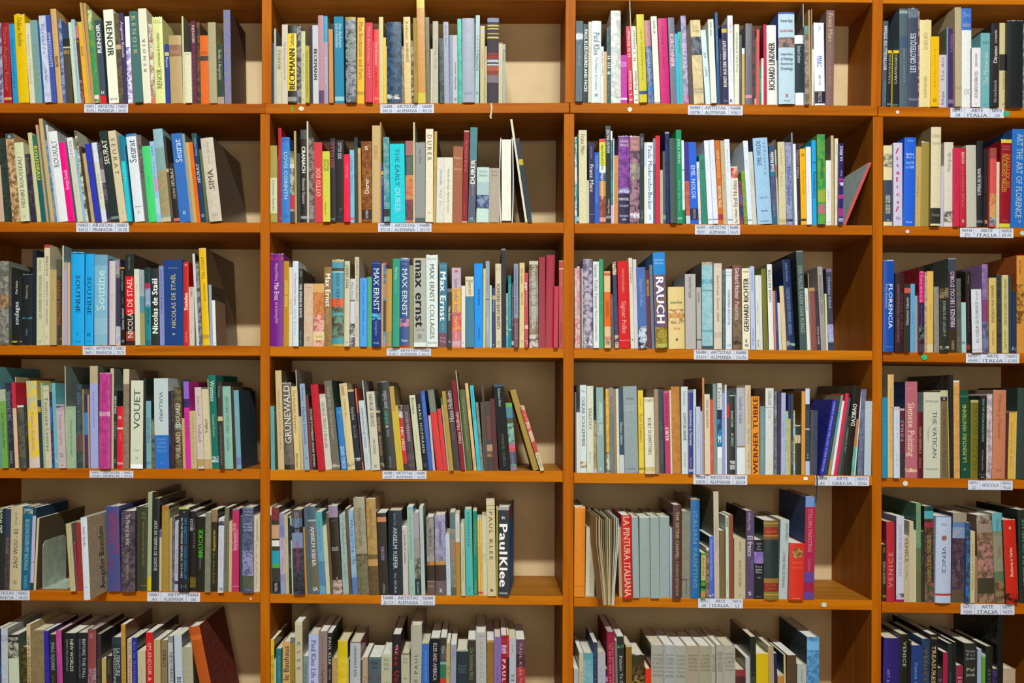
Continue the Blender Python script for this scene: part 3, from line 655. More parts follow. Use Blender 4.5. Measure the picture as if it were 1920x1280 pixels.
1344 1390 1350 340 2a2068 ;u .03 .22 .8 c8d0e8 A.R. PENCK;u .33 .4 .4 a0a8d0 Kunst;b .43 .46 b02880;b .48 .52 d0c8e8 403080;b .63 .68 b02880;b .8 .9 a02880;b .92 .97 a8a8d0 402878
1390 1416 1648 537 c85050 s a8b4b0;o .9
@ 2 4 1640 205 5.121
84 168 84 348 d8ca9c ;b .1 .27 cfc090 4a5860;b .43 .95 3a4454;u .62 .85 .7 c8c8a8 GUIDO GUIDI;h .9 .95 .5 b0b8b0 o s 2a3a50
180 266 180 322 c4bcd4 ;h .05 .14 .6 c02858 /;h .15 .22 .5 c02858 i;h .24 .3 .6 c02858 t;h .32 .39 .7 c02858 a;h .4 .48 .5 c02858 l;h .5 .56 .5 c02858 i;h .58 .65 .7 c02858 c;h .68 .74 .6 c02858 s;h .75 .84 .6 c02858 /;h .88 .93 .5 505080 Skira
270 382 290 272 1858c8 ;h .02 .05 .5 a0c0f0 Braham;h .17 .24 .7 d0e0f8 Italian Art;h .26 .36 .7 90b0e8 from 1450 to 1600;h .94 .97 .5 c8d8f0 Prestel
386 438 400 358 b89a5a ;d .1 .9 .4 8a7038 catalogo
440 530 442 318 94803c
534 630 542 170 cfc2a0 ;b .82 .98 26261e;h .87 .91 .8 8a8a70 Scarpa;h .05 .2 .8 b8a880 Galleria Nazionale s 807048
630 660 640 545 b8b0bc
664 752 662 315 ccc4b4 ;u .12 .35 .4 8a8078 Petropolis;b .82 .95 c0b8a8 605858
758 814 760 370 c02848 ;d .25 .45 .3 90103a Painting;u .5 .7 .4 901838 Siglo
818 878 816 372 b01c30 ;d .05 .2 .5 e8d0c8 BAROCCHI;d .22 .75 .3 d08080 storia moderna dell'arte;h .9 .96 .6 d8a8a0 5
882 978 876 345 b4aea0
980 1036 982 302 1e1c22 ;u .32 .63 .6 d8d8e0 LOPERA EN ROMA;u .4 .6 .4 605870 ~TOMOKIS;b .92 .95 606068
1040 1094 1048 380 28201e ;h .9 .96 .6 e0a890 5;d .1 .8 .3 503828 Marcatre
1100 1162 1110 370 c84848 ;b 0 .14 904038;b .58 .88 c89058 b86838;b .88 .98 506068 b0b0b0
1166 1196 1170 505 c8bc9c
1196 1298 1214 295 8a1220 ;b 0 .035 c8c030;b .955 1 c8c030;h .06 .12 .7 b07070 La pittura italiana;u .16 .6 .5 c89838 SEPTIMA EXPOSICION;u .16 .55 .4 b08830 ~DE ARTISTAS;h .9 .94 .5 b06060 Franco
1302 1450 1322 190 1c62b0 ;d .05 .95 .45 a8b8c0 ART THE ART OF FLORENCE * ;s 0a4a90
@ 3 1 0 440 5.333
-20 88 -20 262 8a8c80 p 605850;d .05 .25 .7 606860 Seurat;b .4 .55 a88058 605040
88 120 86 320 3a4038 ;d .03 .5 .6 7a6a60 L'OEUVRE LITHOGRAPHIE;d .6 .8 .5 606878 Soulages
122 220 118 435 1c2022 ;u .04 .24 .25 c8c8b0 Pierlusca;u .35 .7 .42 d8e0e0 soulages;b .94 .965 1c2022 b0a830 s 402420
222 320 230 400 1e2428 ;d .15 .35 .25 a0a070 Pierre Soulages;d .77 .87 .2 7088a0 Ides;b .6 .63 1e2428 2a90a0 s 302018
320 362 330 150 1c2430
366 438 360 228 c0c09c ;d .03 .15 .3 8a8a70 Pierre Encrevé;u .2 .7 .4 606048 LES ATELIERS DE SOULAGES;h .94 .98 .5 8a8a70 H
440 496 444 100 ccc0a0 ;b 0 .03 b03838;u .11 .31 .5 3a3630 SOUTINE;u .36 .8 .4 7a7060 GAETANO AND LEYMARIE;h .9 .94 .5 8a8060 1
500 564 502 350 ac9c68 ;d .1 .6 .2 8a7a48 Soutine
566 616 562 245 3a302c ;b 0 .2 4a4838;d .24 .77 .65 b85828 CHAIM SOUTINE;b .91 .94 b86030 3a302c
620 636 624 108 c0b898 s 80908c
636 672 636 275 a89cb8 ;b 0 .1 9a9a90
676 702 674 278 c8a070
706 716 712 180 1a90c8
720 842 722 182 1fa0e0 ;d .24 .65 .42 083050 SOUTINE;h .86 .9 .2 083858 I;h .95 .97 .5 0a6098 TASCHEN;b 0 .01 1a3040
848 930 858 182 1fa0e0 ;d .26 .67 .6 083050 SOUTINE;h .86 .91 .45 083858 II;h .95 .97 .6 0a6098 TASCHEN;b 0 .01 1a3040
942 1074 944 200 78acc0 ;u .17 .62 .65 c0d8d8 Soutine;b 0 .12 6898b0;b .7 .88 88b0c0
1074 1092 1078 240 5a4a70 s 2a2830
1092 1152 1092 260 c4bcbc ;d .06 .9 .25 909088 Donatien
1158 1206 1156 240 30304c ;b 0 .22 706870;d .02 .18 .7 b8b0b8 SOUTINE;b .78 1 b0b4b8 a0a0b0
1210 1252 1200 325 22201e ;b 0 .02 c08030;d .05 .3 .4 a0a090 Francis Chapon;d .35 .5 .4 707070 1887;u .53 .8 .6 c0bcb4 Esteban Sanford;h .92 .97 .7 c0c0c0 O
1262 1352 1250 195 302424 ;b 0 .23 242c28;b .24 .66 d01820;b .85 .95 a03828;u .26 .92 .65 ead8c8 NICOLAS DE STAEL;d .03 .17 .2 90a090 Nicolas
1354 1402 1340 342 ccd0c0 ;d .12 .35 .3 a0a090 Tal
@ 3 1 240 440 5.333
125 172 112 350 98a8ac ;b 0 .35 9aa0a8;b .35 .57 508898;b .57 1 989058;d .04 .33 .3 707880 de Stael
178 232 168 328 1f6a78 ;b 0 .2 203838;b .2 .27 b02848;b .27 .5 98a8c0 5880b0;b .5 .93 208088;u .53 .72 .5 103838 de Stael
236 314 228 335 262a26 ;u .13 .85 .75 e8f0e8 Nicolas de Staël;b .87 .88 303830
320 366 308 310 8088b8 ;d .05 .6 .5 505898 NICOLAS DE STAEL IN AMERICA
368 554 358 252 103878 ;h .07 .12 .5 7090a8 FRANCOISE DE STAEL;u .16 .8 .26 c8b870 NICOLAS DE STAËL;h .85 .9 .15 c8c8b8 *
556 610 556 270 c02424 ;h .02 .06 .5 f0d0c0 O;u .37 .58 .8 f0dcd0 Steinlen;d .83 .96 .4 e09090 VACHON
616 668 610 522 c4bcac ;u .02 .18 .5 605850 STANCU;d .6 .9 .2 908878 text
686 712 638 190 c8c8c0 s 302428
712 746 668 270 8a8c98 p 504858
750 822 708 135 e0b410 ;u .09 .32 .55 806818 TAL-COAT;u .36 .54 .4 907418 Jean Leymarie;b .89 .93 b89020;s 5a4630;b 0 .008 d0c090;o 1.2
820 850 812 500 90a0b8 s 302820
852 884 832 655 d8dcd4 ;h .92 .96 .3 404040 o;s 9a7c64
@ 3 2 500 440 5.333
36 166 38 195 6e1c80 ;b .03 .06 6e1c80 d03040;d .1 .29 .25 d0a8d8 Ahnung und Aufhebung;d .31 .5 .38 e8d8e8 Max Ernst;d .52 .75 .25 d0a8d8 and the Sammlung Wirth
168 222 172 262 b48218 ;u .22 .53 .6 d8d090 MAX ERNST s 8a8a78
222 258 224 325 d0cab4 ;d .4 .6 .5 a09880 MARTIN
262 318 262 262 c8d4dc ;d .14 .52 .4 b87080 Un Dimanche Peter Schamoni;d .55 .88 .4 7aa8d0 Max Ernst
318 360 320 340 282824 ;d .02 .1 .5 a0a0a0 WILKEN;d .2 .63 .7 d0c8c0 UNE SEMAINE DE BONTE;d .8 .98 .4 909090 Werner Spies
370 462 372 488 c4a888 p c8b098;h .83 .93 .6 a08868 O;h .04 .08 .7 a88c68 Collection
466 576 468 488 c88a50 p b87840;b 0 .14 d0a060;b .14 .5 c88048 b06830;b .5 .76 d8a898 b85848;b .76 .9 d8c090;b .9 1 d8b098 c06858;h .81 .87 .6 a08858 Max Ernst
578 652 574 322 8a6a38 ;d .08 .5 .7 e8e4dc Max Ernst;d .52 .72 .4 c0a888 dessins collages;h .9 .95 .4 705028 O
656 772 656 255 4a90a8 ;b 0 .02 c8a040;b .09 .13 4a4430;b .13 .14 c0d8d8;b .44 .54 d85830;b .54 .9 4a3a28 608878;d .15 .54 .35 2a5a68 MAX ERNST;b .9 .97 3a90a0;b .97 1 b89838;b .61 .64 4a9aa0
774 828 780 262 c4c0a0 ;u .04 .32 .65 3a3a38 MAX ERNST;h .93 .97 .5 808070 Prestel;s 7a7a48
828 880 830 440 c8c4cc ;b .31 .33 505058;b .66 .84 303030 b0b0b0;b .86 1 504858 a8a0b0;d .05 .3 .4 606068 Max Ernst
884 926 882 222 c8bca4 ;d .02 .5 .6 80745e HOMMAGE TO MAX ERNST;d .6 .95 .4 908468 XXe siecle
930 1000 934 432 4a9ae0 ;d .04 .42 .3 2858a8 LUDWIG ERNST;d .44 .84 .3 2858a8 MAXIMIL IDOLES
1002 1050 1002 420 48a070 ;d .05 .9 .3 308058 Max Ernst
1052 1142 1052 265 123070 ;d .08 .58 .7 d0dce4 MAX ERNST;b .61 .68 123070 58b8e0;d .7 .87 .35 8090b8 Retrospective;h .94 .97 .6 c0c8d8 Prestel;h .015 .03 .9 a0b080 Hommage
1142 1164 1148 285 c0986a
1164 1190 1170 278 2890c8 p 704060;b 0 .03 c05870;b .25 .42 a07888;b .45 .82 403048;b .88 1 c87060 2aa0d0
1192 1250 1194 340 b88c30 ;b .8 1 988850
1256 1326 1262 238 109070 ;d .1 .24 .5 a0d8c8 Max Ernst;d .25 .4 .4 50b8a0 A Retrospective;d .6 .95 .2 40a890 kunst
1330 1426 1338 240 304c80 ;b 0 .02 7080a0;h .04 .07 .6 8090b8 Ernst;d .11 .65 .6 d4dce4 MAX ERNST;b .98 1 a02830;b .68 .77 304c80 d88098;h .9 .95 .6 c0c8d8 Prestel
@ 3 2 760 440 5.333
42 80 42 305 8a8a60
84 208 78 235 a8aaa0 ;d .02 .78 .8 181a1a max ernst;b 0 .01 c0b090;h .79 .83 .7 808078 EDUARD TRIER;h .84 .92 .6 808078 8;b .95 1 d8dcd8
212 328 208 210 d4dcd8 ;h .02 .05 .8 707870 Werner Spies;d .09 .91 .45 2a302e MAX ERNST COLLAGES;h .93 .97 .85 606860 Thames and Hudson
334 414 338 280 2a7088 ;h .02 .06 .8 a0c0c8 Werner Spies;d .1 .69 .75 e8ecec Max Ernst;d .72 .8 .6 a0c0c8 Leben und Werk;b .83 1 6a3850;h .87 .95 .7 b898a8 Prestel Verlag
418 464 420 538 242022 ;b 0 .06 606060;d .3 .55 .5 e0dcd8 Max Ernst;h .88 .94 .8 c8c8c8 O
466 556 464 330 c89040 ;b 0 .26 b8a0b0;h .02 .09 .5 d03058 *;b .26 .56 d8a030;b .56 .8 c82a38 d88040;b .8 .92 c86870;b .92 1 d08080 c0a0a8;d .13 .6 .5 707098 Seine Lothar Verlag;d .6 .9 .3 e0c0c0 Max Ernst
560 600 560 508 d4d4cc ;b 0 .01 c0c0c0;h .91 .95 .4 505050 Y
606 690 600 418 d4c4a4 ;h .04 .08 .8 3a3028 MAX;d .08 .26 .3 3a3028 ERNST;b .28 1 2f708c
692 776 690 288 1a8ce0 ;u .3 .5 .35 1a4888 Another Book;u .76 .9 .3 1a4888 Pataniso
778 802 780 338 d8b868
806 844 804 262 8a98a8 ;b .44 .45 303848;d .18 .38 .4 a06070 Richard;d .65 .82 .5 d0d8e0 REENEN
846 864 846 505 b8d0a8 s 2a5a48
864 896 868 530 242c64 ;b .13 .2 b89878;d .22 .4 .6 b0b8d8 Friedrich;h .93 .97 .5 d0d0e0 z
904 962 900 290 cbbfa0 ;u .24 .78 .7 5a5444 CASPAR DAVID FRIEDRICH;h .04 .08 .8 8a8468 ((;h .92 .97 .5 8a8468 ll
966 1016 960 140 2a2c38 ;b 0 .015 8a8890;u .12 .3 .2 5a5a60 Die Romantik;s 1a1c24
1002 1030 1000 585 a8a898 p 7a90a0;b .8 1 4a9ab0
1032 1062 1028 408 0f7a7c ;d .12 .68 .6 90c0c0 The Romantic Vision of Caspar David;b .74 .76 90c0c0
1064 1086 1064 480 403c48 ;d .02 .7 .6 a09ca8 CASPAR DAVID FRIEDRICH;b .9 .96 b0b0b8
1088 1132 1084 290 8088a0 ;b .65 1 6a4050;d .05 .6 .45 404868 Leopold Museum Landschaft;d .66 .95 .4 b898a0 Katalog
1140 1190 1142 280 d0bc80 ;d .06 .25 .4 7a6a40 Albert Schultze;d .35 .5 .4 7a6a40 Malerei 1900;h .9 .94 .2 4a3a20 i
1196 1230 1194 380 c02840 ;d .13 .24 .75 f0d8d8 gego;d .26 .45 .4 e0a0a8 Geometrico;b .7 .75 e0a0a8;d .9 .96 .7 f0d8d8 1°
1240 1330 1238 262 8a8068 p 705840;b 0 .04 c0b8a8;b .2 .7 98948c 807868;u .04 .78 .45 d8d4c8 MEZZAINGER MATHIAS GRUNEWALD;b .85 1 c0c0b8 604830
1332 1398 1336 222 901c30
1394 1484 1408 202 9a1c34
1480 1526 1488 515 b81844
1536 1580 1538 258 a83c30 ;b .09 .1 e0d0c0;d .12 .3 .6 c87060 MATHIAS;d .7 .95 .6 902820 GRUNEWALD;b 0 .01 d0a090
@ 3 3 1070 440 5.333
42 66 42 332 c89098 p d0b8b8;b .6 .95 d8c8c0 c87078
66 94 60 315 d0b0ac p c87078;d .45 .6 .5 505058 A.R. Penck
96 112 96 335 50507a
112 124 108 338 c8b890
128 222 122 242 5a5070 p b0a8b8;u .27 .8 .6 c8b8cc SIGMAR POLKE;b .86 .97 5a5070 e0e0e4;h .87 .96 .35 303040 MoMA
228 286 224 268 d4d8d8 ;d .03 .55 .6 6a7478 Sigmar Polke Fenster;d .56 .92 .4 808a90 Windows Grossmünster Zürich
290 330 284 242 28905a ;d .1 .9 .4 187044 Polke Alibis
340 402 334 365 d4b888 ;b .02 .06 c8604a;b .27 .72 e06010;d .38 .6 .6 b04808 TOBIAS REHBERGER;b .85 .9 c88868;h .87 .97 .7 605848 du
408 436 404 595 504850 ;d .1 .4 .5 90889a Sigmar Polke
444 482 408 272 c8b08c p 302858;b .15 .85 283070 202848;s 5a3018
486 596 466 264 c8181c ;d .09 .36 .25 e89080 Kunst und Ausstellungshalle;d .46 .83 .4 e8a098 Sigmar Polke;b .905 .912 e08080
602 638 578 232 d0ccb4 ;u .1 .28 .5 5a5448 AVERBUCH;h .88 .92 .5 404040 x
640 676 620 245 c4c0cc ;d .1 .6 .3 a8a4b0 Galerie
680 766 664 325 4668a8 ;d .14 .48 .4 8098c8 Sigmar Polke;b .73 1 282020 c0d0e0
768 812 758 355 501828 ;d .12 .33 .65 d8b838 NEO RAUCH
812 846 766 300 6a7484 ;s 605c58
850 970 820 178 3070b0 ;b 0 .23 1f80c8;h .06 .13 .8 a0c8e8 Neo Rauch Werner;b .23 .78 806048 5a4878;b .78 1 a09030 705020;d .25 .75 .75 f0f4f8 RAUCH;b .95 .99 a09830;h .955 .985 .7 e0e0b0 TASCHEN
980 1142 972 522 d8c080 ;h .2 .3 .75 5a7050 Gerhard Richter;b .36 .6 d8c890 a87040;h .64 .7 .45 c05830 Atlas;h .82 .89 .2 303830 9;b .43 .5 b07838 d0a060
1148 1254 1142 392 aca8a4 ;d .03 .32 .3 68686a Gerhard Richter Fotografie;s 8a8c84
1262 1310 1256 525 aaa6a0 ;d .08 .25 .4 606064 Gerhard Richter;b .84 .86 505050
1314 1422 1310 272 98bcc4 p 80b0bc;b 0 .04 a0a898 a87868;b .2 .25 5898b0;b .32 .34 5898b0;b .78 .8 5898a8;b .96 1 3a5058;u .12 .55 .6 a8d0d8 GERHARD RICHTER;s 605c50
@ 3 3 1320 440 5.333
100 180 98 285 ccc0ac ;d .14 .38 .3 8a5a48 Gerhard Richter;d .4 .68 .3 8a5a48 Zurich 2000;b .8 .87 bab09c;b 0 .05 c4b8b0
188 214 184 362 607064 p 485860
218 280 218 340 d0d8e0 ;d .26 .7 .45 4a6488 GERHARD RICHTER;h .93 .97 .6 6080a0 DM;b .04 .045 6080a8;b .08 .085 6080a8
288 378 284 305 7a4840 p 6a5040;b .5 1 80684e 605040;d .03 .4 .5 e8dce0 Gerhard Richter;d .43 .65 .5 d8c0b8 Panorama;b .9 .94 705840 201810
386 464 378 335 e0d8bc ;h .02 .06 .7 504838 richter;u .12 .78 .75 1a1a18 GERHARD RICHTER;h .86 .97 .5 403830 ( mai
472 516 458 315 b0bcdc ;d .05 .3 .4 6078c0 Gerhard Richter;d .75 .95 .4 6078b8 Richter Editions
524 562 510 405 d4d4cc ;u .35 .65 .4 909088 RECKERMANN;u .86 .97 .5 505050 KRITIK
564 588 550 405 d0d0d0
596 644 570 340 6a6c24 s 6c6e24
650 700 628 295 dcdcd8 ;u .06 .44 .65 403c3c HANS RICHTER;s 606838
704 724 694 560 c87860
728 748 712 560 1c3c90 ;d .5 .7 .4 a0b0e0 Roehsler
752 780 734 680 c8c8b8
784 828 750 512 d0b890 ;b 0 .02 c0c0a8;s 503828
834 912 768 248 122a54 ;d .04 .25 .3 8090b0 Julian Roebler;d .31 .84 .5 8090b0 TOGETHER RICHTER HERMANN OBERGFELL;b .9 .96 122a54 a8b0a8
960 1028 920 162 3e504e ;d .15 .83 .7 80908a DER MALER KARIN SAAR RUNGE;s 1a2624;b 0 .01 8a9894;o 1.1
1034 1072 1006 535 d4d4cc ;d .1 .35 .4 606868 Richard Riemerschmid
1060 1072 1034 385 a88c60 s 3a2c34
1078 1132 1060 530 804848 ;d .1 .9 .5 985a58 SCHMIDT ROTTLUFF;b 0 .05 a88850
1134 1168 1096 560 38343c p 302c38;d .6 .9 .5 c0c0c4 Schmidt Rottluff
1172 1222 1132 320 98908c ;u .1 .57 .6 6a605c HORST SAKULOWSKI
1224 1242 1206 590 c8c8a0
1246 1300 1220 340 3a3a4c ;b .68 .9 a8a8d0 8080c0;b .9 1 303858;d .1 .48 .45 a0b0d8 Christian Schad;b 0 .04 706088
@ 3 4 1640 455 5.333
82 190 86 182 1448a0 ;d .25 .74 .42 e8ecf0 FLORENCIA;d .25 .52 .2 a0b8e0 ~Arte y Arquitectura;b .94 .945 b0c8e8 1448a0
200 290 206 305 301418 ;u .14 .88 .3 8a6068 LOS MEDICI HUMANISMO Y POLITICA DEL RENACIMIENTO;u .14 .9 .2 806058 ~la vida en florencia
292 354 300 412 2a2824 ;b .06 .13 c05040;u .2 .6 .45 c8b8c0 Dissertori Gaborit;b 0 .001 000000;s 801028
354 398 356 410 5a98c0 ;d .3 .7 .3 4078a0 Firenze
400 442 404 530 8a949c ;s 801028
446 496 440 240 3a2028 ;b 0 .06 202018;b .06 .42 c02068;d .05 .42 .9 f060a8 Florence;b .42 .68 2a2040;d .45 .7 .4 6060a0 Florence a Portrait;b .68 .86 5a8078 1e1c1c;b .9 1 404048;s 8a0f20
498 522 500 290 c0a080 p a08068
524 586 524 285 d0a850 ;d .1 .9 .3 a88838 Firenze;b .9 1 c8b890
594 646 590 440 8a8478 p 807a70;s 3a4a44
652 742 648 450 26261e ;b 0 .16 7a6a48 302a20;u .2 .75 .35 90a088 A HISTORY OF FLORENCE;b .9 .95 26261e b0b0a8
744 820 736 155 3a4250 ;b .15 .75 342a40;b .75 1 3a2c1c;u .14 .73 .6 d8c8c8 FIRENZE I SECOLI D'ORO;u .87 .97 .4 a0a068 SKIRA;s 3a4440;b 0 .01 8088a0
822 866 818 355 4a5448 p 605a50
872 916 868 595 98c0c0 ;b .78 .83 98c0c0 607878
918 972 906 285 2a2220 ;b .9 .96 2a2220 a03828;u .05 .15 .3 808070 Firenze;u .2 .8 .3 7a5028 CLAUDIO FLORENTINO
976 1078 962 465 c8c8d0 ;u .2 .85 .35 5a6870 AU COEUR DE FLORENCE;u .03 .18 .2 80909a Itineraires;b .95 .955 3a4048;s 2a2030
1082 1140 1072 215 8a6a9a p 705888;b .4 .65 7a3a6a;b .65 1 504868 6a7098
1146 1220 1142 350 c8ac60 ;d .1 .6 .4 4a3c20 Splendours of the GONZAGA;d .7 .9 .3 907838 Victoria and Albert
1226 1270 1218 315 2a2a30 p 384038
1276 1340 1272 325 c0b478 ;b 0 .01 d0c8b0;d .05 .65 .5 887c4c GIOVANNI DE LORENZO GHIBERTI CASA DEI MEDICI;d .7 .95 .4 807448 casa medici
1344 1368 1340 330 2c3a4c
1372 1420 1368 485 1c2c48 ;b .9 .95 1c2c48 90a8b8;d .1 .8 .4 30446a Medici
1420 1500 1418 122 c88030 p c08838;d .05 .2 .3 8a4818 del Disegno;b .3 .7 c08838 6a4418;b 0 .01 b83030;s a04c08
@ 4 1 0 670 5.333
-30 18 -40 95 5a8a90
18 82 8 318 6a9a48 ;d .3 .75 .5 405a38 Louis Toulouse et les Maîtres;b 0 .15 a0a890
88 152 42 255 2a2438 p 3a3850;u .1 .45 .6 8a80a8 THE DRAWINGS;b .75 1 302c38;u .8 .95 .4 a0a0a8 X FRANCE;d .5 .7 .3 606090 Lautrec
152 190 102 250 b82838 ;b .35 .6 c8b890;b .3 1 c8b088
192 196 140 195 c8a868 s a89868
198 262 165 480 3c443c p 585848;b 0 .03 c8d0d0;h .3 .5 .8 5a6a48 G I G
264 292 236 515 28242c ;d .05 .5 .6 a8a8b0 TOULOUSE LAUTREC
296 400 262 235 d0b478 p d8b818;b 0 .33 d8b828 a8b098;b .88 1 c8b8a8;d .35 .8 .3 b88840 Yvette Guilbert
404 436 372 425 2a3848 ;b .1 .18 b08848
438 458 404 255 90a888
458 522 426 282 c0b898 ;d .14 .8 .55 484a50 Toulouse-Lautrec; Painter of Paris;b .06 .065 707068;h .9 .93 .5 707068 i
522 544 488 345 402840 p 3050a0;b .2 .4 3868c0
548 584 516 255 6aa8b0 ;d .05 .45 .5 4890a0 TOULOUSE;b .9 .97 58a0a8 80c0c8
586 664 560 470 b8a8a8 ;b .02 .1 40406a b8a8a8;d .15 .65 .5 b07890 Toulouse Lautrec;h .74 .84 .5 808088 St;h .92 .97 .4 707070 o
664 672 660 85 b8b890 s 707c74
668 766 654 488 90a88a ;d .22 .82 .2 3a5050 TOULOUSE-LAUTREC;b 0 .05 88a084
766 830 748 268 3c4c50 p 2c3a40;d .1 .6 .4 708088 Henri Toulouse;b .6 .8 5a4040
830 850 832 315 8a7a50 ;d .05 .3 .5 504828 HENRI
850 884 840 365 3a3050 ;b .25 .55 3080c8;b .55 .95 40306a
886 902 862 370 b08868
906 986 898 85 9aa0d0 s 60685c;b 0 .17 b0a080;d .25 .6 .3 6a80c0 Lautrec Chateaux
990 1098 996 160 c04090 p a83878;d .07 .92 .5 a03070 TOULOUSE-LAUTREC, SES LUDOVICO;b .4 .45 c898b0
1100 1136 1112 108 b8ac88 s 687468
1136 1168 1136 330 242c28 ;u .07 .3 .7 c8d0d8 TOULOUSE;u .4 .62 .6 9098a8 LAUTREC;u .85 .95 .6 a0a0a8 lll
1170 1230 1168 488 d0202c ;b .34 .37 d8b8b0;u .43 .55 .4 e08080 Lautrec;b .9 .94 d02030 e09090;h .14 .22 .6 e8d8d0 O
1230 1290 1232 115 8c7460 p 786858;b 0 .15 c0b898
1304 1428 1310 230 c8ccb4 ;u .1 .55 .6 3a4038 VOUET;h .77 .81 .4 808878 Vouet;h .86 .9 .25 404840 O;b .95 1 e8ecec;s 303840
@ 4 1 240 670 5.333
160 184 168 205 2a2c28 ;h .03 .12 .7 a09040 o
186 236 182 435 70a0a8 ;d .05 .2 .4 5a8a98 C;d .25 .62 .6 4a6890 Edouard Vuillard;b .9 .94 70a0a8 508890;s 3a3030
238 268 232 620 40403a p 706a40;d .05 .3 .6 a0a070 BONNARD
270 410 262 208 b4c4c4 ;d .15 .48 .28 40545c VUILLARD;b .63 1 2468b8;h .65 .82 .65 6a98d0 Bonnard Vuillard Bibliotheque Nationale;h .92 .95 .2 6a98d0 rf
412 438 408 335 302838 ;d .2 .7 .6 585878 de BONNARD A VUILLARD
438 470 440 330 30282c ;d .02 .4 .6 686468 FOUR PROVINCES; OF THE DEVIL;b .5 .9 402830
474 548 468 295 6a5c3c p 3a3424;u .2 .5 .65 d8d8c0 EDOUARD;b .46 .53 6a9888 6a5c3c;u .55 .87 .65 c8c0a0 VUILLARD
552 578 540 608 c09868
580 632 556 240 c83090 ;b 0 .2 8860c0;b .2 .3 382868;d .35 .65 .6 9a2870 VUILLARD
634 694 612 535 b8a878 ;d .1 .9 .4 9a8c60 Vuillard Dessins
698 764 652 298 c4b4ac ;d .1 .35 .4 a08890 Giuliano Ercoli;d .45 .67 .55 8a7080 Vuillard;b .88 .97 b09060;b 0 .01 c8c0b8
768 836 722 318 c4b894 ;u .38 .55 .5 5a5048 Vuillard;b .88 1 b09868
834 842 772 215 b8a888
840 914 792 178 0f6858 ;d .06 .28 .65 c8dcd0 Watteau;d .42 .66 .35 a0b8a0 Donald Posner;b .87 .93 0f6858 c8d8d8
914 964 886 240 3a302c ;d .05 .18 .5 8a8078 Watteau;b .4 .45 c0a880;d .5 .95 .4 807878 COLECCION DE PINTURAS
970 1054 944 290 84b0a0 ;d .12 .57 .45 4a6a68 ANTOINE WATTEAU;d .62 .78 .4 5a8078 Donald Posner;s 4a4838
1056 1084 1034 300 3a3018
1086 1136 1046 328 6898a8 ;d .18 .36 .6 90b8c0 WATTEAU;s 30424c;b .85 .95 6878a8
@ 4 2 500 670 5.333
44 84 32 485 5a9a9c ;d .1 .9 .3 4a8888 Gruenewald
86 112 60 560 3a2c20
116 178 42 130 c0aa78 ;d .2 .8 .3 8a7848 NIKOLAUS HOLZ ART IN TYROL;s 5a4a28
180 276 100 260 6a6054 p 58504a;u .02 .7 .75 dcd8c8 GRÜNEWALD;b .94 1 302820
284 338 230 290 d4b878 ;d .04 .56 .5 8a7038 The Isenheim Altarpiece;d .8 .98 .5 504830 Abrams
340 372 302 590 b8a878
342 348 192 125 b8b0b0 s 787068
378 430 286 262 8a9cb0 ;d .04 .2 .4 5a6a98 Alan Shestack;d .27 .7 .5 4a5890 Matthias Grünewald;h .84 .88 .3 303050 A;s 50443c
432 460 378 380 6a3030
462 498 405 505 2a2420 ;u .02 .95 .6 d0c8b8 GEORGE GROSZ AMMIRATA & ERCOLI
512 586 424 272 b41828 ;s 98101c
590 656 504 368 c4c0b0 ;d .1 .72 .5 707068 GEORGE GROSZ a Biography;b .0 .05 b8b4a0
662 738 566 235 686254 ;d .07 .3 .4 a8a498 George Grosz;d .33 .66 .4 a8a498 The Years in America;b .93 .97 686254 b0a8a0;s 22443a
748 806 688 500 1a70b8 ;h .05 .1 .3 b0c8e0 o;d .33 .55 .3 4a90c8 scrivano;d .62 .98 .7 b0d0e0 ZGUD CUECO
812 888 724 262 c8b888 ;d .02 .14 .6 a03828 Lenore;d .18 .4 .3 9a8c60 ICHABOD NIELS;b .9 .96 c8b888 6a6050;s c8b898
892 950 810 322 26282c ;d .22 .38 .5 b8b8b0 George Grosz;d .45 .6 .4 8a8a90 Erich;b 0 .03 b8a070;b .85 .9 26282c b8c0b8
956 972 880 310 a85040 ;b .3 .9 403048;b 0 .2 d85838
986 1040 920 432 b8c4c8 ;u .1 .68 .5 606c80 GEORGE GROSZ ERNSTHAFTE;d .7 .95 .3 8a98a0 NEUE
1042 1060 950 228 a0a8a8 ;s 8a8a88
1048 1136 1000 342 c0bca8 ;d .03 .45 .5 3a3630 GEORGE GROSZ;d .6 .8 .35 706c60 UWE SCHNEEDE;h .92 .98 .4 807c70 K
1138 1180 1088 535 38302a ;b 0 .03 b0a888;d .1 .35 .6 c09868 GROSZ BERLIN;d .42 .75 .6 c09060 FEDOR DOSTOI;b .88 .94 38302a b0a070
1186 1300 1132 250 20241e ;u .1 .3 .4 a8a8b8 Justus Haddon;u .32 .5 .4 50a088 HANNAH;h .48 .53 .4 c0c8c0 o;u .54 .62 .3 9098a0 Kunst;u .85 .97 .2 8890a0 Prestel;o 1.05
1304 1348 1214 290 b09048 s 7c7048;b .3 1 c0a838
1350 1370 1284 480 c8b020
1372 1414 1310 480 b01828 ;b 0 .2 c0b8b8 302828;d .33 .7 .75 e8b8b8 NIC HESS;b .9 1 281c20
1418 1490 1344 478 3a2c30 ;u .1 .56 .5 c898a8 HANNAH HOCH;b .75 .85 4a3c40;b .9 .95 4a3c40
@ 4 2 760 670 5.333
116 174 48 380 c0c0a0 ;b .0 .02 d0d0c0;d .03 .25 .5 606050 Bettina;d .3 .9 .2 8a8a70 HANNAH HOCH
176 234 90 372 1c2024 ;d .05 .85 .45 c0d0cc HANS HOFMANN;b 0 .001 c0c8cc;h .9 .96 .6 60706c U;s 3a4240
236 276 150 335 1c50a8 ;d .05 .3 .5 5a88d0 Hans Hofmann;d .42 .6 .4 3a70c8 Museum;d .78 .95 .4 4078c8 Abrams
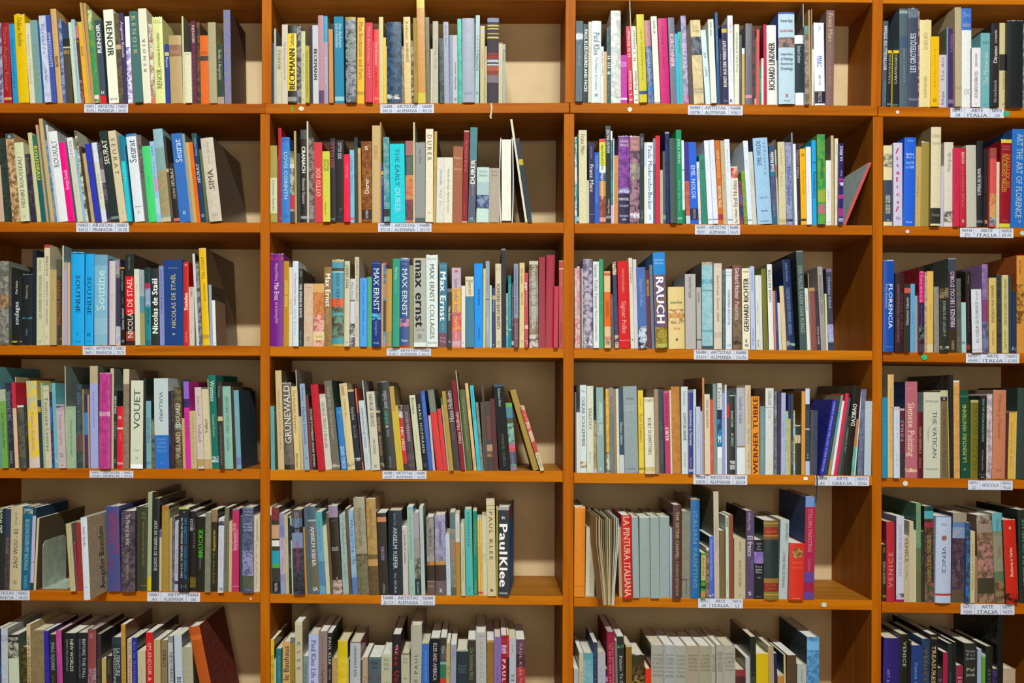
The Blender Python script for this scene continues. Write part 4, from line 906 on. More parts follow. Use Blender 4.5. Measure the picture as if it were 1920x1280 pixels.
278 300 232 580 b8b0b0
316 380 218 325 c81820 ;b 0 .28 60685c;d .04 .26 .6 8a9080 Hofmann;s 3a4438
382 422 316 518 c81c20 ;h .03 .09 .4 602020 o;b .87 .91 c81c20 604030
426 446 352 400 2a7838 ;b .1 1 a8a078
446 484 366 338 a8883c
488 550 400 325 2a201e ;u .02 .4 .75 c8b8c0 Hans Holbein;d .42 .62 .4 706068 Paul Ganz;s 2a201c
556 598 460 228 801c2c ;u .35 .7 .8 d8c0b8 Hans Holbein;d .1 .9 .1 903848 x
600 608 502 130 b8b098
612 674 536 322 48562c ;d .1 .75 .3 90987c Hans Holbein Paintings, Prints and Reception
684 714 596 258 d8a868 ;d .1 .35 .5 906838 EDWIN;d .85 .95 .5 906838 HATJE
720 756 644 280 10b4c8 ;d .05 .4 .5 107888 PAINTERS ROMANTICISM;d .8 .95 .4 107888 HORDON
758 784 702 450 80887c p 707468
788 826 722 275 38342c ;d .1 .5 .5 6a4040 HORST JANSSEN; STAMP
786 826 784 450 403430
828 884 788 445 302420 ;d .2 .55 .6 a04030 BAUMGARTNER;b .62 .72 a08068;b .73 .8 a86020 302420;d .8 .95 .5 503020 x
886 932 836 412 5a3030
946 1050 874 270 16181c ;d .05 .26 .3 a8b8b8 Rebecca Horn;d .58 .95 .3 606848 EMANUEL CHIRICO;b 0 .03 3a5060;s 2a1c18;o 1.1
1054 1118 1002 458 306040 p 5aa080;b 0 .06 50a030;b .06 .22 3868b0 308058;b .22 .3 2a4020;b .3 .6 78a898 305848;b .6 .66 c04870;b .66 .72 c83038;b .72 .9 403850;d .7 .97 .4 7090b0 Jorg Immendorf;b .93 1 806878
1280 1338 1046 330 98781c ;d .1 .9 .3 b89830 SCHAMPION ERWIN JULES;s 604810
1352 1390 1150 490 b03028 ;b 0 .55 c03828 d0a898;b .72 1 c8b890;d .75 .95 .5 605048 KUNSTEN;s 80603a
@ 4 3 1070 675 5.333
42 58 42 320 4a5058 s 2a2820
60 96 56 522 c8c8c4
98 160 94 248 c8d4d4 ;d .13 .7 .6 404a60 OSKAR SCHLEMMER;h .05 .09 .5 506070 Karin;h .9 .95 .5 906828 n;b .87 .95 c8d4d4 a88038
164 230 162 258 c8ccb8 ;u .25 .5 .5 706c60 SCHLEMMER;d .75 .9 .25 9a9a88 oskar schlemmer
232 262 232 605 a89470 p 8a7850;b .93 1 b8b0a8
266 338 248 272 7c9c98 ;u .17 .56 .65 d0dcd8 Oskar Schlemmer;h .92 .97 .3 c8d8d4 o
342 360 338 400 3a3a28
360 392 342 285 d8a820 p c09020;b .75 1 5a5040 c8c0a0
394 436 386 275 7a7a80 ;d .1 .3 .5 505058 Paula Klee;b .3 1 5a686c;d .7 .9 .4 9098a0 Schlosser
438 464 424 285 8a6c48
466 490 452 285 c0ccc0
492 538 476 300 12344c ;d .05 .35 .3 5a7890 Kunst;d .38 .66 .5 c8d4d8 Thomas Schütte;b .78 1 bcc0bc
542 678 522 262 8a989c ;h .12 .16 .6 505c60 Kurt Schwitters;h .21 .29 .75 b8c8c8 Catalogue raisonne 1905-1922;h .935 .96 .6 505c60 Hatje Cantz
684 736 672 302 d8bc38 ;d .28 .63 .6 807028 Kurt Schwitters;d .1 .2 .3 a08c30 Dokumente;b .93 .96 a08820
748 844 734 372 d4d0b8 ;b .02 .06 b8b4a0;u .04 .06 .5 8a8878 KS;d .27 .75 .4 26241e KURT SCHWITTERS;b .91 .97 c0b068;b .97 1 c8b8a0
846 886 834 290 94826a ;d .6 .9 .3 5a5040 merz
888 940 880 288 26303a ;d .4 .5 .5 408060 DADA;d .6 .9 .5 5a6a70 ACCION INTER NARRATION
948 1000 922 310 b03868 ;u .05 .41 .6 802858 SCHWITTERS;u .43 .6 .7 ecd0dc KURT;b 0 .02 c858a0
1002 1018 986 300 d0c4a0
1020 1104 1002 265 a8681c p b07828;d .1 .9 .05 68400c l
1112 1178 1104 265 c4cccc ;d .05 .22 .4 8a9090 Schwitters;d .3 .62 .55 3a4448 SCHWITTERS GRAPHIK;d .75 .92 .3 909898 Galerie Gmurzynska
1182 1226 1178 298 28287c ;b 0 .03 707088;d .24 .66 .65 ccd4e4 Schwitters in Norway;d .8 .92 .5 9098c8 Henie Onstad;b .94 .97 9098c8
1228 1256 1226 290 b8c8cc
1256 1300 1254 465 b0b8cc ;d .1 .8 .3 8a90b0 Peter Schwitters
1300 1320 1300 510 90b0d8
1322 1342 1312 175 c07840 s 602c10
1344 1398 1340 340 ccc0a8 ;d .07 .42 .4 605848 SEIWERT FRANZ WILHELM
@ 4 3 1320 675 5.333
66 96 66 395 c85030 ;b 0 .001 c85030;u .5 .6 .4 e0a088 Peter;u .7 .8 .4 e0a088 Seiwert
98 134 72 240 788890 ;s 606a58
134 180 132 230 c8ccc4 ;d .04 .28 .6 4a5450 Tadeusz;b .29 .4 28284a;b .4 .7 1888b0 184868;b .7 .82 e0e4e0;h .55 .68 .8 b0e0e8 M
182 212 180 325 8894c8 ;d .1 .7 .3 6068a0 Tadeusz Kantor
212 230 208 245 d0d0cc
234 258 230 300 404860 ;b .17 .33 c03030
260 310 256 350 22261f ;b 0 .01 c8c8c0;d .2 .4 .5 c8ccc0 Rosemarie Trockel;d .48 .65 .5 c0c4b8 BK ZENDST;b .83 .87 22261f c8c0c0;b .88 .94 a0a0a0
312 328 308 345 587080
330 412 326 275 aaaab4 ;d .1 .42 .4 606470 Gunther Uecker;b .68 1 d4d8dc;b .67 .69 907850;s 808a84
414 470 412 250 c4b490 ;u .05 .44 .35 b06848 Sammlung und Malerei;u .48 .66 .4 8088a0 Werner Tübke;u .75 .93 .4 908868 J.A. Sievers
474 556 472 360 d88a30 ;u .01 .99 .7 5a2c10 WERNER TÜBKE;b 0 .005 c84828
562 610 562 460 688890 ;d .1 .8 .4 a0b8b8 Von Tübke Sammlung
612 694 614 280 c8ccc8 ;u .03 .2 .5 8a8c88 ANDY WARHOL;b .22 .23 a0a4a0;d .25 .35 .4 a0a0a0 OB;b .8 .95 c8c8bc;s 6a604c
702 732 702 310 78788a p 5a5a60;d .2 .35 .5 c0c0c0 Atky
732 768 738 325 34344a
768 812 778 325 a8a4cc ;d .3 .6 .3 7878a8 Westpfahl
814 840 818 510 78b870 p a0c0a0
842 866 846 345 283060 ;b .3 1 c0a070
868 892 864 335 34404a ;d .05 .3 .5 705058 REISE;u .45 1 .5 b8c0b8 DIETER WEIDNER
894 912 892 500 90c8c0 p a08850
912 966 908 650 32302a ;b 0 .02 c0b8a0;b .02 .2 30343a;b .2 .36 c8b090;u .22 .34 .3 8a7048 POEMS
972 1010 980 310 c8903c s 804c10
1014 1056 1010 283 384048 ;b 0 .18 b8c4e0;b .18 .25 303438;b .84 1 b0b8d8;d .74 .82 .4 b0c0c8 WE;b .46 .48 a8a098
1058 1128 1068 500 3a4250 p 444858
1156 1200 1342 402 2828a0 ;u .02 .95 .5 a0b0e8 MOSTRA DELLA CULTURA ROMANA EUSEBIO;s 282890
1202 1236 1388 410 28384a ;d .3 .8 .3 607080 Il mondo;b 0 .001 28384a;u .2 .3 .3 a0a0a0 x
1238 1262 1420 352 808e88 ;b .2 .5 58989c;b .8 1 b09050;s 706c54
1268 1296 1450 408 d8dce0
1298 1330 1490 335 d02848 ;s b81c30
1334 1362 1530 375 504c58
1364 1394 1500 560 28382c ;d .2 .6 .5 a0a088 EL PROBLEMA DEI GRECI
1400 1466 1586 258 201c18 ;u .2 .45 .7 d0d4d0 DAZIBAO;s 282420;o 1
1470 1500 1628 590 b07040 ;b .5 1 60b0a0 48988c
1502 1512 1642 310 d0d8d0 ;s 803050
1530 1580 1650 290 5a6078 p 6a7090
1600 1670 1660 410 b0b8b8 ;b 0 .001 d0c8a0;p a8b8c8
@ 4 4 1640 685 5.333
78 130 78 318 1a80a8 ;d .05 .95 .35 50a8c8 la seconda maniera;s a09878
132 192 132 90 c8a468 ;d .05 .9 .3 a07838 Sienese Painting from the Uffizi;s 8a8468
194 252 192 412 c0c8d4 ;u .05 .5 .35 9aa0b8 La Scuola;u .6 .9 .3 9090a8 di Pisa;b 0 .05 b8b0b0
254 302 252 430 581830 p 38282c;b 0 .03 b0a0a8;u .15 .5 .6 b0a0a8 TOMAS;b .65 .95 302a2a
302 424 304 160 a85c68 ;d .22 .78 .55 e0c8a8 Sienese Painting;h .05 .09 .8 c08088 Hayden Maginnis;b .9 .94 a85c68 d8c890;s 102850
428 482 428 465 581420 ;d .22 .63 .5 a89858 ITALIAN PAINTING &;d .7 .85 .4 987848 Berenson;b 0 .001 581420
486 656 490 268 bcbca8 ;d .22 .77 .3 4a4844 THE VATICAN;d .4 .57 .15 8a8c80 ~Treasures;h .09 .12 .8 606058 PIETRANGELI;h .88 .91 .7 707068 MONDADORI;s 98a0a0
660 728 660 250 6e5c3e ;b 0 .07 b8b090;b .07 .12 202020;h .075 .115 .4 d0d0d0 X;d .2 .98 .5 504226 THE PAINTINGS IN THE PAPACY
740 752 722 245 b0a068
746 790 742 95 26241e ;b 0 .001 807020;d .6 .9 .3 404040 Uffizi;s 262018
792 852 788 150 c08848 p c89858;b 0 .02 d0c8b0;s 181814
858 950 846 248 0a4430 ;u .16 .82 .45 c0b048 LA PEINTURE VENITIENNE;h .88 .93 .3 a89838 *;h .05 .08 .8 709080 Skira Geneve
956 1042 960 345 6a6418 ;b 0 .03 a8a070;u .05 .9 .6 58520e PALAZZO VECCHIO
1044 1112 1052 305 20201e ;d .03 .55 .35 80b0a0 FROM THE VATICAN COLLECTIONS;d .65 .9 .2 a0a0a0 The Papacy and Art;b .94 .95 b0b0b0 20201e;h .96 .99 .5 a0a0a0 Abrams;b .03 .03 000000
1116 1170 1122 285 c8b8b4 p 9a8a98;d .3 .95 .5 706880 NAPOLI ART IN THE HISTORY VENEZIA NOBILE;b 0 .02 a0a0a0
1172 1302 1186 245 b87454 ;d .05 .55 .25 8a4c34 Milano y Firenze;h .88 .92 .5 9a5c40 Garzanti;s 806050
1302 1326 1332 470 4a2028
1328 1390 1348 465 c8a448 ;d .1 .9 .3 8a7028 Pinacoteca de Brera;b .0 .01 8a7028
1392 1408 1408 460 c8a858
1410 1560 1410 225 2c3630 p 283a38
@ 5 1 0 895 5.333
-60 36 -40 310 20241e ;u .0 .3 .6 c8e0c8 ZAO WOU-KI;b 0 .001 c0c0b0
38 92 48 315 4a4440 p 3a3040;b 0 .35 303858;u .35 .55 .6 707070 WOU KI
94 208 112 290 b8ac88 ;u .27 .74 .42 282c30 ZAO WOU - KI;h .87 .94 .5 8a8468 8;d .07 .22 .2 606050 Zao Wou-Ki;s 9a9478
210 298 240 290 145a78 ;b .03 .09 145a78 c8c8a0;d .15 .76 .5 90b4b8 BEGEGNUNGEN MIT BAUHAUS;u .82 .98 .4 58a0b0 KERBER;s 8aa0a0
300 334 330 300 1c3a50 p 1c3a50;b .1 .91 b0a8c8;b .1 .38 a8a8c4;b .38 .382 303048;b .66 .665 303048
336 358 372 405 c0b088 ;s 5c5034;y 0;o 1.5
704 758 658 462 b0a47c ;u .1 .9 .3 908460 Los Artistas;s 807a68
760 782 730 650 b83870 ;b 0 .02 c0a080
782 832 762 448 902c28
840 904 808 400 c4ccd4 ;d .11 .35 .4 6a7078 Andre Baudin;h .83 .86 .6 302838 n;s b0a080;y -105;g Avegeller Baundam
1080 1208 1060 290 40487c p 504878;u .08 .55 .5 903050 ~Expressionism;u .08 .45 .6 903050 German;u .62 .73 .4 903050 Prestel;u .9 .97 .3 903050 x;b 0 .02 40487c
1212 1352 1212 335 2c2c30 p 5a4858;b .5 1 605058 383038;d .04 .42 .35 b8b8b0 The Mirror of the Artist;d .52 .85 .25 8a8878 Craig Harbison;s 382c30
1356 1440 1364 290 383c2c
@ 5 1 240 895 5.333
80 186 82 295 3a3c2e ;b 0 .001 b0b0b0;h .05 .15 .7 8a8a68 G. Holz-Salan;d .18 .7 .3 8a7848 Early German Painting 1350-1550;b .93 .935 8a8a68
190 232 202 148 98a480 ;b .86 1 c8b010;s 4c3820;y 5
236 306 248 208 20282a ;b 0 .001 b0b0b0;d .24 .78 .5 b8c4b4 ARTE EN TIEMPOS DE GOETHE;s 2c2c24
310 332 316 525 b8ac90 ;b 0 .12 605888
334 402 346 282 9a7c30 ;b 0 .06 a06c30;s 5c4c34
404 412 402 320 8a7c58
414 438 418 410 a89858
440 462 450 390 4a4858 p 6a6a88
464 500 468 438 a8a8b4 ;d .1 .38 .4 7a7a88 von;d .4 .75 .5 8a5878 DAVID FRITZ;b .85 .9 503868;s 282430
504 606 508 300 1e2024 ;d .12 .85 .3 2880b8 NEW OBJECTIVITY: MODERN GERMAN ART;d .12 .83 .22 c8c8c0 ~IN THE WEIMAR REPUBLIC 1919-1933;b 0 .02 b0b060;h .9 .95 .6 8a9898 |-|;h .04 .07 .5 8a8a88 ll
608 680 612 330 241e1c ;u .1 .25 .5 b8b8b8 BRÜCKE;u .12 .5 .25 8a7a78 ~Modern Art;b .82 .95 4a3818 706018;b 0 .01 8080b8
684 762 690 390 20221c ;u .17 .55 .6 50c018 BRÜCKE;d .55 .7 .4 707c80 the Birth of Expressionism;b 0 .001 a0a0a0;s 281c18
766 822 778 350 7a7c68 p 6e7060
824 890 826 320 2c2818 ;b 0 .15 8a6c50;u .25 .5 .4 c0a840 Degenerate Art;d .25 .9 .3 908040 The Fate of the Avant-Garde
896 952 906 405 b8bcc8 ;b .04 .1 b8bcc8 404048;b .1 .12 b8bcc8;d .15 .8 .2 b87888 KUNST DER MODERNE;h .92 .98 .8 606060 10
956 1000 968 300 6a6850 ;d .2 .75 .4 3a3828 German Expressionists
1004 1036 1012 440 b8a47c
1040 1108 1044 315 b02858 ;u .17 .5 .5 e0c0cc German Expressionism 1915-1925;u .25 .5 .3 d098b0 ~The Second Generation;b .93 .935 d098a8;b 0 .01 6080a0;s 282830
1114 1138 1118 385 28403c
1142 1254 1142 300 3a4460 p 585c80;b 0 .02 58708c;h .03 .1 .7 a0a8b8 Werner Haftmann;h .17 .28 .8 b8b8d0 German Art in the 20th Century;b .5 .8 484c6c 8888b0;b .8 .95 505848 404c40;h .95 .98 .5 a0a0a8 Prestel
1256 1322 1256 375 c4b8a0 ;u .05 .35 .5 8a8478 Expresionismo;u .37 .95 .4 8a8478 Y VANGUARDIA 1905-1920
@ 5 2 500 895 5.333
42 56 40 290 c0c4b8 ;b .1 1 404848
58 134 60 300 3a3428 p 2c3028;b 0 .15 803030 602828;b .2 .36 b89070;b .38 .45 d0d0c8;b .5 .65 2090a0;b .65 .7 489848;b .86 .97 201c18;u .87 .97 .4 c0c0c0 PRESTEL
140 190 114 358 8484a8 ;b .15 .3 7078b0;b .3 .75 a89cac;d .05 .45 .4 686898 Hannah Höch;d .5 .78 .3 905070 Horacio;b .85 1 8090b8;s 603038
192 226 162 372 b0a480 ;d .05 .6 .3 7c7050 Kiefer;d .6 .95 .3 7c7050 Helsinki;s 8c8c6c
230 254 204 400 1c2a28 ;d .4 .75 .4 a0a0a8 Goetz KERR
256 268 236 400 b8c0a0 ;b .1 .3 202828
272 380 258 325 2a2830 p 384050;b 0 .1 504038;b .1 .2 486078;b .2 .27 201c20;b .27 .45 7080a0;u .02 .3 .5 9090b0 JORG IMMENDORFF;u .36 .72 .35 b02858 IMMENDORFF;b .93 .96 1c1c20;h .95 .97 .5 8080a0 K
386 408 350 500 b88030
412 448 356 290 4a5860
450 530 410 290 4a5a68 p 6a6058;b 0 .18 405868;b .6 .95 6a5848 58604c;d .23 .68 .5 e0e0e0 ANSELM KIEFER;b .15 .17 98a0a0;h .91 .97 .6 d0d8e0 GA
532 594 480 345 5898b0 p 6090b0;b 0 .2 509898;b .6 .9 4878a0;d .1 .5 .3 306a90 Anselm Kiefer
598 638 554 492 b8b898 ;d .3 .7 .3 98987c Kiefer
640 666 586 350 5a4c34 ;d .1 .4 .6 8a7850 KIEFER
668 762 612 285 282018 ;b 0 .13 8a7890;b .13 .15 202020;h .16 .18 .5 606060 MANET;h .46 .51 .7 d8d8d8 Anselm Kiefer;b .84 1 786050 b8a8a0;h .8 .84 .4 b0a090 A
766 824 728 368 88a09c p 98aca8;d .1 .5 .4 607c80 ALEXANDRA ANSELM;d .55 .95 .3 607c80 MERKABA
826 856 778 310 58442e ;d .12 .3 .5 8a7858 Seraphim
860 912 814 330 7098c0 p 88a8c0;u .05 .7 .5 30488a für Paul Celan;b .8 1 5070a8
914 1026 866 205 848068 p 948c74;b 0 .1 98947c;b .58 .7 484838 706850;b .7 1 585c44 706850;d .1 .5 .35 686448 Merkaba - Anselm Kiefer
1028 1126 990 215 a88850 p 987840;b .58 .63 685430;b .63 .7 b08850;b .7 1 4c4428 68482c;d .1 .4 .35 806430 Anselm Kiefer
1130 1220 1102 355 28251e ;b .05 .11 c07850;u .41 .58 .4 9888b0 ANSELM KIEFER;d .86 .98 .25 b0b0a8 CMCA;b 0 .001 b0b0a0
1222 1360 1222 330 182430 ;d .2 .69 .35 b8c8c8 ANSELM KIEFER;d .03 .18 .2 808890 Germano Celant;d .74 .8 .25 9098a0 Salzburg;d .82 .98 .2 a0a8b0 SKIRA;b 0 .001 b0c0b8;s 302028
1366 1420 1350 485 b8b4ac ;b .07 .11 b8b4ac b08070;d .12 .55 .4 484848 Anselm Kiefer, the Constellations;b 0 .01 d0d0d0
@ 5 2 760 900 5.333
40 100 12 268 68a8b0 ;b .03 1 90aca0;d .07 .6 .4 608884 A BOOK BY ANSELM KIEFER;h .9 .95 .3 608884 O
102 158 78 325 70706c p 304038;b 0 .3 98949c;b .3 .55 908888;b .55 .8 38443c 888c7c;b .8 .99 1c3038;u .83 .98 .4 a0b0a8 PRESTEL
162 200 138 265 a8b4b0 ;d .15 .9 .3 8090a0 Anselm Kiefer Fur Chlebnikow
222 298 208 370 8a8884 p 98948e;b 0 .5 8a8884 787470;b .57 .62 b07838 504030;b .62 .82 302820;u .15 .38 .4 303030 SEVEN HEAVEN;b .82 1 604c48;h .88 .9 .7 b0b0b0 KIEFER;b .82 .825 b0a8a0
304 410 294 350 8c88a0 p a49cb8;b 0 .5 9c98b4 8480a0;b .5 .57 6c6878 9c98b4;b .57 .62 b08048;b .62 .82 382c28;b .82 .825 b0a8a0;b .82 1 645454;u .08 .38 .3 303060 CANCANION KIEFER;h .91 .97 .4 d8d8d8 Z
414 456 400 550 b0c0cc ;d .05 .9 .25 7888a0 Anselm Kiefer sculpture;s 303830
458 512 444 322 6c7068 p 887c68;b 0 .2 50686c;b .4 .55 8a7060;b .9 1 505848
512 554 498 340 b8b8b8 ;b 0 .34 c0c0bc;b .34 .48 b07830;b .48 1 a87c28;d .1 .3 .4 8a8a98 DARREN
560 602 550 450 b4b498 ;d .2 .9 .3 706c50 MARTIN KIPPENBERGER
608 680 592 292 48a8a0 ;d .03 .43 .35 186060 KIPPENBERGER;b 0 .001 90c0c0;u .9 .97 .25 208080 TASCHEN
684 724 676 310 188068 ;d .05 .6 .5 a88838 KIPPENBERGER;u .82 .97 .4 c08040 TASCHEN
730 752 720 395 d0a850 ;b .95 .98 c84838;d .2 .8 .4 a07830 KIPPENBERGER MEETS
752 778 742 395 d0a850 ;b .95 .98 c84838;d .2 .8 .4 a07830 KIPPENBERGER AMERIKA
780 822 770 360 c0c0a0 ;d .45 .6 .4 807c60 KLEE
824 908 806 205 c4b890 ;d .11 .62 .5 3a3828 PAUL KLEE;b .05 .055 706848;b .09 .095 706848;h .9 .96 .4 403828 a
910 924 912 290 b0a020
924 1038 922 270 30343a ;b 0 .03 a09898;h .08 .14 .3 d8d8d8 n;d .18 .54 .8 ecece8 Paul;d .55 .9 .8 ecece8 Klee;h .95 .98 .75 d0d0d0 HIRMER;s 1868a0;y -3;w -6;k Klee
@ 5 3 1070 905 5.333
28 140 34 245 d07c18 ;b 0 .02 d88a28;b .88 .89 b86810;y -2
146 236 156 440 b8b098 ;b .02 .98 c4bca4;u .5 .95 .2 908870 Les mondes de la peinture
262 426 262 340 b0a07c q ;s b0b8b8;o .9;y -100
486 524 478 455 b89870 ;s 880c10
524 620 500 325 c01018 ;d .01 .98 .8 d8c0a0 LA PINTURA ITALIANA;s 901018;y -12;b 0 .001 909090
624 690 608 335 8c9c9c ;d .12 .55 .2 a0b0b0 Historia de la pintura;b 0 .01 c0c8c8
694 802 686 340 8c9c98 ;d .12 .55 .15 a0b0b0 Historia de la pintura;b 0 .01 c0c8c8
804 890 796 335 8c9c98 ;d .12 .55 .15 a0b0b0 Historia de la pintura;b 0 .01 c0c8c8
892 990 888 335 8c9c9c ;d .12 .55 .15 a0b0b0 Historia de la pintura;b 0 .01 c0c8c8
996 1018 990 450 b0b8c0
1020 1106 1024 220 4c2c2c ;d .07 .58 .45 b8a078 THE SISTINE CHAPEL:;d .6 .97 .4 a08c68 A GLORIOUS RESTORATION;h .46 .52 .4 807050 Abrams;y -10;s 503838
1110 1196 1112 285 78786c p 80806c;u .8 .95 .2 303030 Mondadori;b .78 .8 78786c 383838
1200 1290 1200 160 1860a0 ;d .12 .9 .5 78909c ITALIAN PAINTING;h .04 .07 .3 7890a0 *;s 7a5830;b 0 .01 a07840;y -1
1300 1348 1316 700 4a8a30 ;b .05 .6 b0a060;d .1 .5 .5 605830 Art of the;b .6 .64 287020;b .72 .78 183818;b .84 .96 b87848
1352 1384 1350 650 8a7a70 p 604838;b 0 .04 d0d0c8
1384 1430 1378 535 4060c0 ;d .05 .7 .5 90a8e0 Frescoes from Florence;s 182838;b .93 .97 4060c0 d0d8f0;b 0 .001 b0c8c0
@ 5 3 1320 905 5.333
104 156 88 90 b8ac98 ;u .25 .55 .4 8c8270 RINASCIMENTO;s 6c6c54;b .45 1 b4a69c
160 212 152 475 6e5c34 ;u .15 .8 .3 504020 arte italiana
220 250 216 330 b8c4b4 ;u .02 .13 .8 4a504a DANTE;u .7 .95 .4 707c70 CENTRO
252 296 246 320 7c4428
302 414 302 560 b4a888 ;u .04 .2 .2 807450 Fernand Nicot;u .35 .8 .3 807450 SOBRE VAN GOGH Y LA PINTURA;h .92 .96 .3 302820 n;b 0 .001 b0a888
416 498 424 280 504060 ;u .02 .22 .4 a898b0 Mauro Matteini;d .28 .52 .65 d8d0d8 El fresco;u .56 .67 .5 8878a0 ~la pintura al fresco;h .91 .97 .6 c0c0c8 S;s 262820
500 594 500 570 18181c ;h .04 .18 .6 9898a0 Gerhard de Vries;b .2 .4 5858a0 9070b0;h .43 .57 .7 c0c0c8 Fra Angelico Pittore;h .62 .66 .4 a0a0a8 1450;h .95 .97 .6 a0a0a8 AKAL;s 183820
598 748 596 375 203030 ;b 0 .085 7a5c28;b .03 .04 c09848;b .09 .185 8a2c18;h .11 .17 .7 b86848 PASTOR MARCHETTI;b .185 .2 a07838;b .2 .24 6a4c24;b .73 .79 8a6828;b .79 .9 802418;h .8 .88 .7 b05838 ROMA DELLA;b .9 1 7a6828;b .93 .94 b89848;e 1
742 832 762 370 a8b4b4 ;d .4 .86 .35 50585c LE MUSEE IDEAL DE STENDHAL;u .04 .26 .35 606870 ~Dominique Fernandez
848 996 862 605 c82c1c ;c .08 .27 b88848 6a4028;h .32 .36 .7 d08060 Frederick Hartt;h .41 .44 .7 d08060 The Renaissance;b .92 .95 c82c1c b83018;h .95 .98 .5 e0b8a0 Lusini;y -8
996 1098 1012 140 5a3c88 ;b 0 .1 6888c0;b .1 .73 a01844;b .83 .93 901840;d .12 .54 .45 c08870 ITALIAN PAINTING;d .6 .72 .35 b06870 Vendome;s 304068;y -1
@ 5 4 1640 915 5.333
62 118 60 560 26241a ;b 0 .001 c0b0a0;u .05 .15 .4 90882c CRES;u .3 .7 .6 a09888 VENIZIA POESIE;b .89 .93 26241a a8a020;y 5
118 200 112 335 a8202c ;u .38 .82 .6 d08078 VENICE;s 801020;y 0
214 292 220 280 b8b8c8 ;d .1 .7 .45 8890a8 JOHN RUSKIN THE STONES;b .9 .95 b8b8c8 605058;s 686480;b .97 1 901848
292 344 304 480 b0a484 ;d .02 .4 .8 706858 VENICE;d .43 .65 .4 8c8468 Dario Calimani
346 388 340 330 b8ac90
388 416 384 420 b8b08c
416 464 408 150 5c8468 p 708c60;b .45 .7 6a6038 586848;b .7 1 605c38;s 3c6050
466 500 462 430 202c24 ;d .2 .6 .3 607c70 Venezia
502 592 496 180 302018 p 5a3a28;b .05 .13 4898a0;b 0 .05 1a3a3a;b .17 .22 902838;d .3 .8 .5 989058 SEARCHING VENICE CARNIVAL;b .8 1 384830 905048;s 1c2824
604 758 612 280 a8b4cc ;h .06 .13 .4 8890a0 THE ART;b .23 .29 a8b4cc;c .22 .28 805848 906050;d .35 .66 .3 3a4460 VENICE;b .89 .915 b03030;b .915 .925 a8b4cc;b 0 .01 6070a0;y -6;e 1
762 900 786 250 302834 p 584048;b 0 .1 8a8474;b .1 .16 5870a0;b .16 .28 908c98 6088b0;b .28 .6 2c2434 503848;b .86 1 504430;d .5 .68 .1 a8a8a8 Veneto
908 948 940 345 3068a0 p 2a3850
954 1000 978 430 b8ac84 ;u .1 .9 .4 6a6048 VENEZIA THE CHURCH
1004 1030 1010 690 887050
1040 1196 948 270 604838 p 907058;b 0 .1 90887c 604030;b .1 .2 887868;b .3 .72 a07068 584830;b .72 .9 383420
1206 1308 1170 250 7c7c60 p 6c7054;b 0 .2 5898a0;b .25 .65 807c68;b .65 .75 506848;b .75 1 806c48 5a3c24;d .06 .22 .35 4c6c78 Venecia;u .37 .5 .35 905030 Sueño;s 80806c
1316 1440 1282 320 b82414 ;h .07 .12 .2 e0c0b0 8;u .33 .68 .25 e8d0c8 Biccherna in Venise;b .87 .99 b82414 281010;s 301010;y -8
1446 1560 1430 215 1c241c ;u .1 .8 .4 489880 VENICE THE GOLDEN AGE
@ 6 1 0 1110 7.111
-40 24 -60 490 4a2058 p 2060a0
26 116 18 480 a8b0b8 p b0b8bc;b .07 .15 9098a8 a8b0b8;s a0a098
134 270 118 570 b8c0a8 ;b 0 .29 2c2c2c a8a890;b 0 .03 1c2424;s 4a6050
272 366 268 730 2c2010 p 5a4810;s 203028
372 424 358 430 c0a884 ;d .1 .7 .7 6a5c40 ON CLASSICISM;b .35 1 a89868;s b0986c
430 604 420 510 84704c ;p 786848;s 3c1c04
612 672 594 510 28209c ;d .1 .8 .5 4840b8 Louise Dahl;s 18104a;b 0 .01 5a40a0
674 760 668 560 28242a ;d .1 .45 .6 80a8a8 IMAG SQUARE;d .45 .9 .3 7a7a60 modern art;b 0 .001 c0c0c0
776 850 754 510 b04088 ;d .05 .3 .4 d070a8 Degas;d .4 .9 .6 902c68 La Gaceta Literaria;s 40202c
852 1020 850 545 181c1c ;d .07 .46 .3 c8ccb0 NEW WORLDS;d .07 .46 .2 709080 ~GERMAN AND AUSTRIAN ART;b 0 .001 b0b0a0
1022 1170 1032 540 1c1a20 ;d .07 .55 .3 b0bcb8 BEFORE THE FALL;d .07 .55 .15 6080a0 ~GERMAN AND AUSTRIAN ART;s 201418
1174 1284 1168 495 804040 ;b .45 .72 9a8088 804048;b .72 .73 502030;b .73 1 b0a8b0;d .05 .1 .5 c08888 LA;d .48 .7 .5 705068 GENOVA;s 2c2018
1290 1356 1280 555 30302c p 3a2838;d .3 .9 .5 607058 Colour and Poesie
1362 1420 1360 885 b09c58 ;s 6c5c34
1424 1500 1420 850 302824 ;d .05 .3 .4 70705c Georg Schrim;b .4 .9 30242c 582020
1502 1626 1496 600 242c30 ;b 0 .08 283440;d .14 .5 .45 b0b4b0 LA PEINTURE;d .14 .7 .35 a0a8b0 ~EXPRESSIONNISTE;b .6 .85 b08070 202424;s 30342c
1628 1688 1616 430 b08838 ;d .15 .95 .5 806020 DECOLLAGE MODERNE;s 6c4424;b .02 .1 c06018 b08838
1706 1766 1700 625 b8a888 ;u .04 .2 .5 706858 Peter Selz;d .25 .9 .6 b83030 FROM KANDINSKY TO;s 4a5448
1774 1844 1764 605 202c88 ;d .05 .8 .5 6080c0 Art in Germany 1909;s 302c20;b .9 .95 c060c0
@ 6 1 240 1110 7.111
140 246 134 780 b8b090 ;d .22 .6 .2 8a9080 Peter Paul;s 8c8c70
256 346 246 535 c01820 ;d .12 .85 .6 e0a8a0 SPLENDOR & MISERY;s 2c2010;b 0 .001 b8b0b8
352 442 346 635 ac9c70 ;s 646050
444 528 442 640 84704c ;d .12 .36 .6 302820 ZERO;d .38 .8 .2 5a4c30 countdown to tomorrow;s 7c745c
